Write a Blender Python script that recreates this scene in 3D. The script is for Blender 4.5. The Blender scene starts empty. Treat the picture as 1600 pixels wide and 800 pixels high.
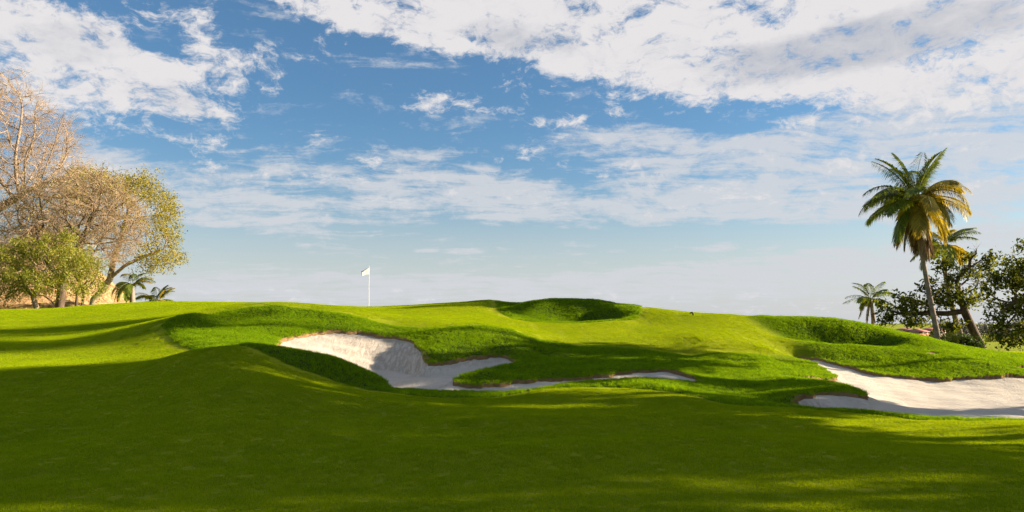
import bpy, math, random
import numpy as np
from mathutils import Vector, Matrix

# ------------------------------------------------------------------ camera, light, exposure
FPX, HOR, CAMZ = 1155.0, 505.0, 1.6          # focal length and horizon in units of a 1600 px wide frame
SUN_AZ, SUN_EL = math.radians(5.0), math.radians(16.5)   # azimuth measured from +X towards +Y
SUN_STRENGTH, SKY_STRENGTH, EXPOSURE = 4.6, 0.0505, 1.85

scene = bpy.context.scene
col = scene.collection
cam_d = bpy.data.cameras.new('camera')
cam = bpy.data.objects.new('camera', cam_d)
col.objects.link(cam)
cam.location = (0, 0, CAMZ)
cam.rotation_euler = (math.radians(90), 0, 0)
cam_d.sensor_width = 36.0
cam_d.lens = FPX / 1600 * 36.0
cam_d.shift_y = (HOR - 400) / 1600
cam_d.clip_start, cam_d.clip_end = 0.05, 12000
scene.camera = cam
scene.view_settings.view_transform = 'Standard'
scene.view_settings.look = 'None'
scene.view_settings.exposure = EXPOSURE
scene.view_settings.gamma = 1.0
scene.view_settings.use_curve_mapping = False
scene.cycles.max_bounces = 8
scene.cycles.diffuse_bounces = 3
scene.cycles.transmission_bounces = 4
scene.cycles.transparent_max_bounces = 4
scene.cycles.use_adaptive_sampling = True
scene.cycles.adaptive_threshold = 0.02

sun_d = bpy.data.lights.new('sun', 'SUN')
sun = bpy.data.objects.new('sun', sun_d)
col.objects.link(sun)
sun_d.energy = SUN_STRENGTH
sun_d.angle = math.radians(0.5)
sun_d.color = (1.0, 0.86, 0.66)
sdir = Vector((math.cos(SUN_EL) * math.cos(SUN_AZ), math.cos(SUN_EL) * math.sin(SUN_AZ), math.sin(SUN_EL)))
sun.rotation_euler = sdir.to_track_quat('Z', 'Y').to_euler()


class NT:
    """small helper for writing node trees"""
    def __init__(s, tree):
        s.t = tree; s.n = tree.nodes; s.l = tree.links
    def new(s, typ, **kw):
        nd = s.n.new(typ)
        for k, v in kw.items():
            setattr(nd, k, v)
        return nd
    def set(s, sock, v):
        if isinstance(v, bpy.types.NodeSocket):
            s.l.new(v, sock)
        else:
            if sock.type == 'RGBA' and hasattr(v, '__len__') and len(v) == 3:
                v = tuple(v) + (1,)
            sock.default_value = v
    def math(s, op, a, b=0.0, c=None, clamp=False):
        nd = s.new('ShaderNodeMath', operation=op, use_clamp=clamp)
        s.set(nd.inputs[0], a); s.set(nd.inputs[1], b)
        if c is not None: s.set(nd.inputs[2], c)
        return nd.outputs[0]
    def vmath(s, op, a, b=None, scale=None):
        nd = s.new('ShaderNodeVectorMath', operation=op)
        s.set(nd.inputs[0], a)
        if b is not None: s.set(nd.inputs[1], b)
        if scale is not None: s.set(nd.inputs['Scale'], scale)
        return nd.outputs['Value'] if op in ('LENGTH', 'DOT_PRODUCT') else nd.outputs[0]
    def sep(s, v):
        nd = s.new('ShaderNodeSeparateXYZ'); s.set(nd.inputs[0], v); return nd.outputs
    def comb(s, x, y, z=0.0):
        nd = s.new('ShaderNodeCombineXYZ')
        s.set(nd.inputs[0], x); s.set(nd.inputs[1], y); s.set(nd.inputs[2], z)
        return nd.outputs[0]
    def ramp(s, v, a, b, c=0.0, d=1.0, typ='SMOOTHSTEP'):
        nd = s.new('ShaderNodeMapRange', interpolation_type=typ)
        s.set(nd.inputs['Value'], v)
        for k, q in (('From Min', a), ('From Max', b), ('To Min', c), ('To Max', d)):
            s.set(nd.inputs[k], q)
        return nd.outputs['Result']
    def noise(s, vec, scale, detail=4, rough=0.5, distort=0.0, out='Fac', dims='3D'):
        nd = s.new('ShaderNodeTexNoise', noise_dimensions=dims)
        if vec is not None: s.set(nd.inputs['Vector'], vec)
        s.set(nd.inputs['Scale'], scale); s.set(nd.inputs['Detail'], detail)
        s.set(nd.inputs['Roughness'], rough); s.set(nd.inputs['Distortion'], distort)
        return nd.outputs[out]
    def mix(s, f, a, b, blend='MIX'):
        nd = s.new('ShaderNodeMix', data_type='RGBA', blend_type=blend)
        s.set(nd.inputs[0], f); s.set(nd.inputs[6], a); s.set(nd.inputs[7], b)
        return nd.outputs[2]


world = bpy.data.worlds.new('World')
scene.world = world
world.use_nodes = True
W = NT(world.node_tree)
W.n.clear()


def build_sky():
    tc = W.new('ShaderNodeTexCoord').outputs['Generated']
    d = W.vmath('NORMALIZE', tc)
    o = W.sep(d)
    az = W.math('ARCTAN2', o[0], o[1])
    el = W.math('ARCSINE', o[2])
    uv = W.comb(az, el)
    sky = W.new('ShaderNodeTexSky', sky_type='NISHITA')
    sky.sun_disc = False
    sky.sun_elevation = SUN_EL
    sky.sun_rotation = math.radians(90) - SUN_AZ
    sky.air_density, sky.dust_density, sky.ozone_density = 1.0, 0.6, 2.2

    def ae(px, py):
        u, v = (px - 800) / FPX, (HOR - py) / FPX
        return math.atan(u), math.atan2(v, math.hypot(u, 1))
    # cloud banks as laid out over the sky: centre, half sizes (photo px), tilt, weight
    big = [(60, 95, 260, 95, 8, 1.0), (215, 130, 130, 60, 10, .75), (345, 85, 120, 70, 12, .9), (60, 20, 260, 60, 0, .55),
           (520, 10, 260, 45, 6, .95), (760, 40, 330, 75, 7, 1.1), (1010, 90, 260, 80, 8, .9), (1010, 20, 500, 70, 0, 1.0),
           (1280, 60, 420, 85, 0, .85), (1560, 60, 380, 130, 0, .85), (1120, 140, 190, 45, 3, .7), (1500, 130, 260, 60, -4, .6),
           (955, 172, 45, 15, 3, .75), (880, 190, 85, 16, -6, .7), (1045, 182, 50, 12, 0, .6), (655, 160, 60, 24, -18, .7),
           (290, 160, 110, 24, 12, .6), (375, 190, 60, 18, 15, .5), (250, 60, 60, 30, 0, -.6), (400, 30, 70, 30, -20, -.9),
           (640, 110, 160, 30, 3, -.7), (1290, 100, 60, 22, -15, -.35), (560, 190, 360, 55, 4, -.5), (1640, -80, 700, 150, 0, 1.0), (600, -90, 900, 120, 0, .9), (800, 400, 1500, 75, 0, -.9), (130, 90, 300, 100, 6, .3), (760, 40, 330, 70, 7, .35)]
    thin = [(250, 290, 260, 60, 8, .95), (400, 330, 330, 40, 4, 1.0), (640, 300, 320, 50, 6, 1.0), (720, 270, 240, 34, 12, .6),
            (930, 320, 480, 50, 2, 1.0), (1080, 255, 330, 70, 10, .85), (1260, 265, 300, 60, -6, .85), (1480, 290, 340, 60, -4, 1.0),
            (1560, 210, 330, 70, -14, .95), (1300, 190, 260, 30, -12, .8), (1560, 150, 300, 50, -8, .7), (340, 215, 200, 26, 8, .35),
            (800, 455, 1100, 34, 0, 1.0), (1180, 425, 420, 32, -2, 1.3), (600, 440, 380, 28, 2, .6), (1560, 380, 170, 34, -4, .7),
            (725, 393, 50, 8, 0, .9), (1120, 387, 55, 10, -4, .9), (1190, 391, 34, 8, 0, .8), (1290, 397, 70, 14, 0, .9),
            (1060, 373, 20, 8, 0, .8), (545, 388, 40, 12, 0, .5), (665, 392, 30, 6, 0, .7), (1565, 358, 90, 15, -2, .7), (960, 392, 34, 6, 0, .6),
            (990, 366, 760, 15, 1, -.6), (1640, 250, 500, 190, 0, .35)]

    def bank(items):
        tot = None
        for px, py, rx, ry, tilt, w in items:
            a, e = ae(px, py)
            mp = W.new('ShaderNodeMapping', vector_type='TEXTURE')
            W.set(mp.inputs['Vector'], uv)
            mp.inputs['Location'].default_value = (a, e, 0)
            mp.inputs['Rotation'].default_value = (0, 0, -math.radians(tilt))
            mp.inputs['Scale'].default_value = (rx / FPX, ry / FPX, 1)
            g = W.new('ShaderNodeTexGradient', gradient_type='SPHERICAL')
            W.l.new(mp.outputs[0], g.inputs[0])
            f = W.math('MULTIPLY', W.ramp(g.outputs['Fac'], 0, .75), w)
            tot = f if tot is None else W.math('ADD', tot, f)
        return tot
    # the clouds lie on level sheets, so their texture is laid out on a plane overhead
    zz = W.math('ADD', W.math('MAXIMUM', o[2], 0.0), 0.10)
    pl = W.comb(W.math('DIVIDE', o[0], zz), W.math('DIVIDE', o[1], zz))
    warp = W.noise(pl, 1.3, 3, .55, out='Color')
    plw = W.vmath('ADD', pl, W.vmath('SCALE', W.vmath('SUBTRACT', warp, (.5, .5, .5)), scale=.55))
    rot = W.new('ShaderNodeMapping'); W.set(rot.inputs['Vector'], plw)
    rot.inputs['Rotation'].default_value = (0, 0, math.radians(-24)); rot.inputs['Scale'].default_value = (.75, 1.7, 1)
    n1 = W.noise(plw, 2.6, 10, .66)
    n2 = W.noise(rot.outputs[0], 3.0, 10, .66)
    ang = W.vmath('ADD', W.comb(az, W.math('MULTIPLY', el, 2.0)), W.vmath('SCALE', W.vmath('SUBTRACT', W.noise(uv, 9.0, 4, .6, out='Color'), (.5, .5, .5)), scale=.10))
    n3 = W.noise(ang, 17.0, 8, .68)
    nb = W.math('ADD', W.math('MULTIPLY', n1, .40), W.math('MULTIPLY', n3, .60))
    nt = W.math('ADD', W.math('MULTIPLY', n2, .60), W.math('MULTIPLY', n3, .40))
    cb = W.math('MINIMUM', W.math('MAXIMUM', W.math('ADD', bank(big), W.ramp(el, .42, .62, 0, .62)), -1.0), 1.4)  # extra unseen cloud cover overhead, added to whiten and lift the fill light
    ct = W.math('MINIMUM', W.math('MAXIMUM', bank(thin), -1.0), 1.0)
    n4 = W.noise(ang, 52.0, 6, .7)
    nb = W.math('MULTIPLY_ADD', W.math('SUBTRACT', n4, .5), .28, nb)
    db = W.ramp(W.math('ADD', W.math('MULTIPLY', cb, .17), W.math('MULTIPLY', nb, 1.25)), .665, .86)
    nt = W.math('MULTIPLY_ADD', W.math('SUBTRACT', n4, .5), .10, nt)
    dt = W.math('MULTIPLY', W.ramp(W.math('ADD', W.math('MULTIPLY', ct, .22), W.math('MULTIPLY', nt, 1.4)), .72, .98), .88)
    # cloud colours: white where thin and lit, soft grey-lilac in the thick undersides
    thick = W.noise(W.vmath('ADD', plw, (3.1, -1.7, 0)), 1.7, 6, .6)
    shade = W.math('MINIMUM', bank([(1270, 85, 260, 50, -4, 1.0), (1480, 40, 260, 60, 0, .7), (830, 60, 200, 30, 8, .5), (90, 60, 150, 40, 0, .4)]), 1.0)
    body = W.math('MULTIPLY', W.ramp(W.math('ADD', W.math('MULTIPLY', shade, .22), thick), .52, .82), .85)
    body = W.math('ADD', body, W.math('MULTIPLY', W.math('SUBTRACT', .53, n3), 1.5), clamp=True)
    k = 1.0 / SKY_STRENGTH / (2 ** EXPOSURE)
    white = tuple(c * k for c in (.80, .78, .79))
    grey = tuple(c * k for c in (.52, .54, .60))
    veil = tuple(c * k for c in (.66, .68, .72))
    low = tuple(c * k for c in (.62, .645, .68))
    cc = W.mix(body, white, grey)
    base = W.mix(1.0, sky.outputs[0], W.mix(W.ramp(el, .05, .28), SKYTINT_LOW, SKYTINT), 'MULTIPLY')
    hz = W.ramp(el, -.02, .19, .95, 0.0)
    base = W.mix(hz, base, low)
    c1 = W.mix(dt, base, veil)
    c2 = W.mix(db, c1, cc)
    up = W.ramp(o[2], -.02, .0)
    c3 = W.mix(up, tuple(c * k for c in (.10, .12, .06)), c2)
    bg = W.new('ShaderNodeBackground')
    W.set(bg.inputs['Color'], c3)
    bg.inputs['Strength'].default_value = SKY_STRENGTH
    out = W.new('ShaderNodeOutputWorld')
    W.l.new(bg.outputs[0], out.inputs[0])


SKYTINT, SKYTINT_LOW = (.54, .73, .84), (.80, .80, .80)
build_sky()
world.cycles.sampling_method = 'MANUAL'
world.cycles.sample_map_resolution = 512

# ------------------------------------------------------------------ helpers
rng = np.random.default_rng(7)
random.seed(7)


def tag(o, label=None, cat=None, group=None, kind=None):
    if label: o['label'] = label
    if cat: o['category'] = cat
    if group: o['group'] = group
    if kind: o['kind'] = kind
    return o


def empty(name, loc, label, cat, group=None):
    o = bpy.data.objects.new(name, None)
    o.empty_display_size = .3
    o.location = loc
    col.objects.link(o)
    return tag(o, label, cat, group)


def mesh_obj(name, v, f, mats, parent=None, smooth=True, mi=None, link=True):
    """v (n,3) array, f (m,k) array or list of such arrays (tris and quads)"""
    v = np.asarray(v, dtype=np.float32)
    fs = f if isinstance(f, list) and isinstance(f[0], np.ndarray) else [np.array(f)]
    fs = [np.asarray(a, dtype=np.int32) for a in fs if len(a)]
    me = bpy.data.meshes.new(name)
    me.vertices.add(len(v)); me.vertices.foreach_set('co', v.ravel())
    nl = sum(a.size for a in fs); npoly = sum(len(a) for a in fs)
    me.loops.add(nl); me.polygons.add(npoly)
    me.loops.foreach_set('vertex_index', np.concatenate([a.ravel() for a in fs]))
    tot = np.concatenate([np.full(len(a), a.shape[1], np.int32) for a in fs])
    me.polygons.foreach_set('loop_start', np.concatenate([[0], np.cumsum(tot)[:-1]]).astype(np.int32))
    me.polygons.foreach_set('loop_total', tot)
    if smooth: me.polygons.foreach_set('use_smooth', np.ones(npoly, bool))
    for m in (mats if isinstance(mats, (list, tuple)) else [mats]): me.materials.append(m)
    if mi is not None: me.polygons.foreach_set('material_index', np.asarray(mi, np.int32))
    me.update(calc_edges=True)
    o = bpy.data.objects.new(name, me)
    if link: col.objects.link(o)
    if parent is not None:
        o.parent = parent
        o.matrix_parent_inverse = Matrix.Translation(-Vector(parent.location))
    return o


def P(px, py, Y):
    """point seen at photo position (px, py) at distance Y"""
    return np.array([(px - 800) * Y / FPX, Y, CAMZ - (py - HOR) * Y / FPX])


def smooth(a, b, x):
    t = np.clip((x - a) / (b - a), 0, 1)
    return t * t * (3 - 2 * t)


def material(name):
    m = bpy.data.materials.new(name)
    m.use_nodes = True
    t = NT(m.node_tree)
    t.n.clear()
    out = t.new('ShaderNodeOutputMaterial')
    return m, t, out


def simple_mat(name, c, rough=.7, var=.25, scale=6.0, spec=.3, bump=0.0, bscale=30.0, c2=None, bark=False):
    m, t, out = material(name)
    geo = t.new('ShaderNodeTexCoord').outputs['Object']
    if bark:
        mp = t.new('ShaderNodeMapping'); t.set(mp.inputs['Vector'], geo); mp.inputs['Scale'].default_value = (1, 1, .3)
        geo = mp.outputs[0]
    n = t.noise(geo, scale, 5, .6)
    lo = tuple(q * (1 - var) for q in c); hi = tuple(q * (1 + var) for q in (c2 or c))
    colr = t.mix(t.ramp(n, .3, .7), lo, hi)
    b = t.new('ShaderNodeBsdfPrincipled')
    t.set(b.inputs['Base Color'], colr)
    b.inputs['Roughness'].default_value = rough
    b.inputs['Specular IOR Level'].default_value = spec
    if bump:
        bp = t.new('ShaderNodeBump'); bp.inputs['Distance'].default_value = bump; bp.inputs['Strength'].default_value = 1
        t.set(bp.inputs['Height'], t.noise(geo, bscale, 4, .6)); t.l.new(bp.outputs[0], b.inputs['Normal'])
    t.l.new(b.outputs[0], out.inputs[0])
    return m


def leaf_mat(name, c, c2, trans, rough=.5, spec=.3, tf=.45, scale=1.2, pos=True):
    """thin leaf: reflects from one side and glows through from the other"""
    m, t, out = material(name)
    geo = t.new('ShaderNodeNewGeometry')
    n = t.noise(geo.outputs['Position'], scale, 3, .6)
    r = geo.outputs['Random Per Island']
    f = t.math('ADD', t.math('MULTIPLY', n, .6), t.math('MULTIPLY', r, .4))
    colr = t.mix(t.ramp(f, .3, .7), c, c2)
    tc = t.mix(1.0, colr, trans, 'MULTIPLY')
    b = t.new('ShaderNodeBsdfPrincipled')
    t.set(b.inputs['Base Color'], colr)
    b.inputs['Roughness'].default_value = rough
    b.inputs['Specular IOR Level'].default_value = spec
    tr = t.new('ShaderNodeBsdfTranslucent'); t.set(tr.inputs['Color'], tc)
    mx = t.new('ShaderNodeMixShader'); mx.inputs[0].default_value = tf
    t.l.new(b.outputs[0], mx.inputs[1]); t.l.new(tr.outputs[0], mx.inputs[2])
    t.l.new(mx.outputs[0], out.inputs[0])
    return m


def tubes(polys, sides=6):
    """polys: list of (points (n,3), radii (n,)) -> verts, quads"""
    V, F, base = [], [], 0
    by = {}
    for p, r in polys:
        by.setdefault(len(p), []).append((np.asarray(p, float), np.asarray(r, float)))
    ang = np.arange(sides) * 2 * math.pi / sides
    ca, sa = np.cos(ang), np.sin(ang)
    for n, lst in by.items():
        if n < 2: continue
        p = np.stack([a for a, _ in lst]); r = np.stack([b for _, b in lst])
        tg = np.gradient(p, axis=1)
        tg /= np.linalg.norm(tg, axis=2, keepdims=True) + 1e-9
        ref = np.where(np.abs(tg[:, :1, 2:3]) > .9, np.array([[[1., 0, 0]]]), np.array([[[0, 0, 1.]]]))
        ref = np.broadcast_to(ref, tg.shape)
        a = np.cross(tg, ref); a /= np.linalg.norm(a, axis=2, keepdims=True) + 1e-9
        b = np.cross(tg, a)
        v = p[:, :, None, :] + r[:, :, None, None] * (a[:, :, None, :] * ca[None, None, :, None] + b[:, :, None, :] * sa[None, None, :, None])
        m = len(lst)
        idx = base + np.arange(m * n * sides).reshape(m, n, sides)
        q = np.stack([idx[:, :-1, :], np.roll(idx, -1, 2)[:, :-1, :], np.roll(idx, -1, 2)[:, 1:, :], idx[:, 1:, :]], -1)
        V.append(v.reshape(-1, 3)); F.append(q.reshape(-1, 4)); base += m * n * sides
    return np.concatenate(V), np.concatenate(F)
# ------------------------------------------------------------------ the lie of the land
# surveyed points along every crest, rim and foot: photo x, photo y, distance
CREST = [(150,480,42),(200,474.5,42),(260,472,42),(310,472,41),(365,472.5,40),(420,473.5,39),(465,475,38),(520,477.5,37),(575,479,36.5),(608,478.5,36),(640,477.5,36),(687,473.5,37),
         (730,472,37.5),(775,471,36.5),(825,469.5,35.6),(875,468,35.5),(905,468.6,35.5),(937,470.5,35.5),(975,474.5,35.3),(1005,480,34.5),(1037,486,33.5),(1060,490.5,33),(1090,491,33),
         (1125,491,33),(1150,494.5,32.3),(1187,500,31.6),(1212,501,31.5),(1237,500.5,31.5),(1262,498.5,31.5),(1287,497.5,31.5),(1314,499.5,31.3),(1350,506.5,31),
         (1386,513.5,30.6),(1410,518.5,30.3),(1440,527,30),(1470,536,29.7),(1500,543.5,29.4),(1548,554.5,29),(1600,559,29),(1700,562,29)]
MOWN = [(374,541.5,17.3),(395,545,17.2),(420,557,17),(447,570,16.8),(490,585,16.7),(527,597,16.6),(565,607,16.5),(602,612,16.5),(640,616,16.5),(675,619,16.5),(725,619.5,16.5),(775,619,16.8),
        (800,616,17),(825,612,17.2),(862,608,17.4),(912,607,17.5),(950,607,17.5),(1000,609,17.1),(1050,614,16.5),(1100,622,16),(1137,631,15.3),(1170,634,15.1),(1200,635,15),
        (1260,639.5,14.5),(1320,644,14.1),(1380,648.5,13.8),(1425,653,13.5),(1470,654.5,13.3),(1530,655.5,13.1),(1600,658,13),(1700,662,12.8)]
LIP = [(374,540.6,18.0),(432,541,18.2),(465,545,18.2),(515,555,18),(540,562,17.9),(570,575,17.8),(590,587,17.7),(607,601,17.6),(637,606,17.5),(675,607,17.6),(725,608,17.7),(775,609,17.9),(812,610,18),
       (837,609,18.1),(870,602,18.2),(887,597,18.3),(925,594,18.5),(962,591,18.6),(987,588,18.7),(1005,588.5,18.7),(1032,590,18.6),(1062,591,18.5),(1085,594,18.3)]
LIP2 = [(1130,608,17.8),(1180,618,17),(1239,627,16.3),(1260,630,16.1),(1299,635,15.7),(1344,638.5,15.3),(1386,642,14.9),(1410,647,14.6),(1455,651,14.2),(1500,652.5,14),(1560,653.5,13.8),(1600,655.8,13.7),(1700,660,13.5)]
BACK1 = [(440,532,22.5),(470,525,23.3),(500,521,23.8),(530,519.5,24.1),(560,520,24.3),(590,525,24.2),(612,527.5,24.1),(630,529,24),(645,535,23.6),(655,542,23),(663,553,22.3),(669,569,21.5),
         (690,569,21.7),(720,564,22.2),(745,560.5,22.6),(770,557.5,22.9),(785,557,22.9),(797,560,22.7),(808,567,22)]
TONG = [(775,575,21),(750,580,20.5),(725,587,19.8),(707,595,19.2),(703,600,18.9)]
STRIP = [(720,603,18.9),(750,604,19),(790,602,19.2),(812,597,19.6),(840,594,19.9),(865,594,20.1),(887,593,20.2),(912,591,20.3),(950,587,20.6),(962,584,20.8),(987,582,21.1),(1000,580,21.3),(1020,579,21.4),
         (1045,580,21.3),(1062,584,20.9),(1085,590,20.2),(1097,597,19.5)]
BACK2 = [(1245,560,27.5),(1254,559,27.5),(1281,561.5,27),(1299,566,26.6),(1320,572,26),(1341,578,25.5),(1362,584,25),(1380,587,24.7),(1410,589,24.6),(1440,592,24.5),(1470,594,24.3),
         (1488,593,24.3),(1515,591,24.3),(1560,589,24.3),(1600,588.5,24.3),(1750,588,24.3)]
TB2 = [(1260,564,26.5),(1275,569,25.9),(1290,578,24.5),(1302,587,23.4),(1311,591.5,22.6)]
TB2F = [(1293,593.5,22.2),(1269,590,22),(1252,592,21.7)]
TB3 = [(1254,594,21.2),(1290,598,20.5),(1314,603.5,19.4),(1335,609.5,18.5),(1350,615.5,17.8),(1356,622.4,17.2)]
TB3F = [(1341,618.5,17),(1320,614.6,17.2),(1296,614,17.3),(1275,614.5,17.2),(1257,620,16.8),(1239,625,16.6)]
SAND3 = [(1577,574,26.2),(1600,573,26.6),(1700,574,27),(1700,583,25.4),(1600,580,25.7)]
HOLA = [(777,482,35),(783,487,34.3),(790,492,33.5),(807,499,32),(825,502.5,31.6),(850,504.5,31.4),(887,505.5,31.3),(925,504,31.4),(950,501,31.8),(982,499.5,32),(1000,495.5,32.6)]
FACE1 = [(272,496,24.3),(302,492,25.0),(335,491,25.6),(352,486,26.0),(390,481,26.3),(420,477.5,26.5),(440,477,26.5),(465,481,26.3),(502,485,26.1),(540,491,25.9),(577,501,25.8),
         (602,507.5,25.7),(637,512,25.4),(687,512,25.1),(725,509.5,25.1),(762,510,25.2),(795,515,25.3),(825,527,25.2),(875,537,25.7),(900,542,25.4),(950,542,25.5),(1000,547,25.5),(1060,557,25)]
SIDE1 = [(256,505,24.2),(256,512,23.5),(270,526,22),(285,540,20.5),(302,547,19.5)]
MISC = [(370,503,25),(400,520,23),(420,533,21.5),(310,515,23.3),(330,530,21.3),(440,505,24.4),(480,503,24.9),(540,505,25.0),(590,514,25.0),(620,519,24.8),
        (250,560,17.8),(175,569,17.8),(75,578,17.5),(0,585,17),(-200,590,17),(300,547.5,17.5),(340,543,17.4),
        (150,560,20),(200,540,22),(100,530,25),(0,540,23),(0,500,32),(100,497,32),(200,505,29),(200,490,33),(0,484,42),(100,482,42),(300,482,34),(-200,488,42),(-200,500,32),(-200,540,23),
        (360,478,34),(560,488,31),(850,556,23.5),(900,575,22),(1000,565,23.3),(800,583,20.6),(1100,575,22.5),(1100,590,21),(740,535,23.5),(690,538,23.1),(800,545,23.4),(670,545,22.9),(740,520,24.3),
        (1080,559,25.4),(1112,554.5,25),(1150,554.5,25),(1200,560,25),(1130,549.5,26.2),(1180,549,26.4),(1150,575,23.3),(1200,585,22),(1150,600,19.5),(1200,605,19),
        (1162,610,18.6),(1187,601,20),(1225,595,20.5),(1200,615,17.8),(1280,604,19),(1310,608,18.2),(1240,607,19),(1240,580,24),(1262,582,23.5),(1228,572,25),
        (1000,520,29),(1100,530,27),(1100,505,31),(1000,505,31.5),(900,520,28.5),(850,515,29),(750,495,31),(650,495,30),(700,485,33.5),(1200,545,26.8),(1030,538,26.6),
        (1175,513,30.3),(1200,524,29.5),(1237,531,29),(1275,537.5,28.7),(1305,541,28.6),(1335,542,28.5),(1365,543.5,28.3),(1395,545.5,28),
        (1400,530,29.3),(1320,555,27.2),(1270,549,27.7),(1400,560,26.6),(1450,562,26.3),(1500,566,25.9),(1560,573,25.4),(1600,579.5,25.2),(1700,582,25),(1400,575,25.7),(1450,579,25.3),
        (1540,582,24.9),(900,484,34.7),(860,484,34.7),(940,484,34.8),(1290,520,30.65),(1330,522,30.4),(1250,518,30.8),(800,481,36),(830,476,35),(960,481,34.3)]
FORE = [(0,700,10),(0,640,13.5),(0,604,16),(200,640,13),(200,600,15.4),(374,600,13.8),(374,665,10.8),(374,563,15.8),(374,705,9.5),(600,700,9.7),(600,655,12.5),(800,650,12.5),(950,642,14),
        (950,627,15.5),(1100,640,14.2),(1100,665,12),(1400,682,11.3),(1600,705,9.9),(1600,680,11.3),(1400,740,7.9),(1400,662,12.7),(450,600,14.6),(520,620,14.2),(700,640,14),(-300,660,12),
        (800,800,6.26),(0,800,6.26),(1600,800,6.26)]
# points with a height given: x, y, z (hidden hollows, bunker floors, ground outside the picture)
def uz(px, Y, z): return ((px - 800) * Y / FPX, Y, z)
FREE = [uz(515,19.3,.30),uz(515,20.3,.12),uz(515,22,.65),uz(570,19.2,.0),uz(560,21,.15),uz(620,19,-.07),uz(650,19.5,-.06),uz(620,21,.12),uz(650,22,.22),uz(680,19.3,-.05),uz(720,20.6,.12),
        uz(760,21.6,.3),uz(470,20.2,.62),uz(450,21.2,.86),uz(600,22.6,.45),uz(640,20.5,.05),
        uz(750,18.5,-.08),uz(800,18.6,-.1),uz(840,18.9,-.09),uz(880,19.2,-.06),uz(925,19.4,-.04),uz(975,19.6,.0),uz(1020,19.7,.02),uz(1060,19.4,.02),
        uz(1120,18.6,.02),uz(1340,16.2,-.27),uz(1300,16.3,-.24),uz(1270,16.5,-.2),uz(1386,16,-.3),uz(1420,16,-.32),uz(1480,15.5,-.33),uz(1600,15,-.34),uz(1750,15,-.34),
        uz(1400,20,-.36),uz(1500,20,-.40),uz(1600,20,-.40),uz(1750,20,-.35),uz(1420,23,-.38),uz(1500,23.2,-.42),uz(1600,23.2,-.42),uz(1750,23.2,-.42),uz(1350,21,-.2),uz(1340,23.5,-.12),uz(1375,18.5,-.29),
        uz(870,32.6,1.5),uz(920,32.6,1.5),uz(830,33,1.66),uz(960,33,1.66),uz(880,33.9,1.66),uz(930,33.9,1.68),
        uz(1290,29.9,.58),uz(1240,30.1,.86),uz(1340,29.7,.55),uz(1380,29.3,.6),
        uz(576,40,2.3),uz(400,44,2.5),uz(200,50,2.3),uz(0,50,2.2),uz(700,42,2.4),uz(880,39,2.35),uz(880,44,1.9),uz(1000,40,1.7),uz(1100,38,1.5),uz(1250,35,1.2),uz(1250,40,.8),uz(1400,34,.8),
        uz(1465,34,.55),uz(1465,38,.4),uz(1536,33,.28),uz(1600,33,.05),uz(1600,37,-.05),uz(1700,33,.0),uz(1700,40,-.1),uz(1400,45,.1),uz(1550,45,-.15),uz(1000,50,1),uz(600,52,1.8),uz(-400,40,2.2),uz(-400,20,.7),
        (-26,10,0.1),(-12,4,0),(0,3,0),(0,0,0),(-6,2,0),(6,3,0),(12,4,0),(12,8,-.05),(20,8,0),(20,14,0),(28,20,0),(30,30,0),(0,-12,0),(-20,-8,0),(20,-8,0),(-35,0,0),(35,0,0),(40,15,0),(-40,25,1),(40,40,0),(-60,45,2)]
curves = [CREST, MOWN, LIP, LIP2, BACK1, TONG, STRIP, BACK2, TB2, TB2F, TB3, TB3F, SAND3, HOLA, FACE1, SIDE1, MISC, FORE]
ctrl = [P(*q) for c in curves for q in c] + [np.array(q, float) for q in FREE]
ctrl = np.array(ctrl)
nlip = sum(len(c) for c in curves[:2])
ctrl[nlip:nlip + len(LIP) + len(LIP2), 2] -= .105
for i_, q_ in enumerate(CREST):
    if 820 < q_[0] < 980 or 1170 < q_[0] < 1420: ctrl[i_, 2] -= .11
S = 10.0
cx, cz = ctrl[:, :2] / S, ctrl[:, 2]


def tps(r2):
    return .5 * r2 * np.log(r2 + 1e-12)


def solve():
    n = len(cx)
    d2 = ((cx[:, None] - cx[None]) ** 2).sum(2)
    K = tps(d2) + np.eye(n) * 1.5e-4
    Q = np.c_[np.ones(n), cx]
    A = np.zeros((n + 3, n + 3)); A[:n, :n] = K; A[:n, n:] = Q; A[n:, :n] = Q.T
    return np.linalg.solve(A, np.r_[cz, 0, 0, 0])


wts = solve()


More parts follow.
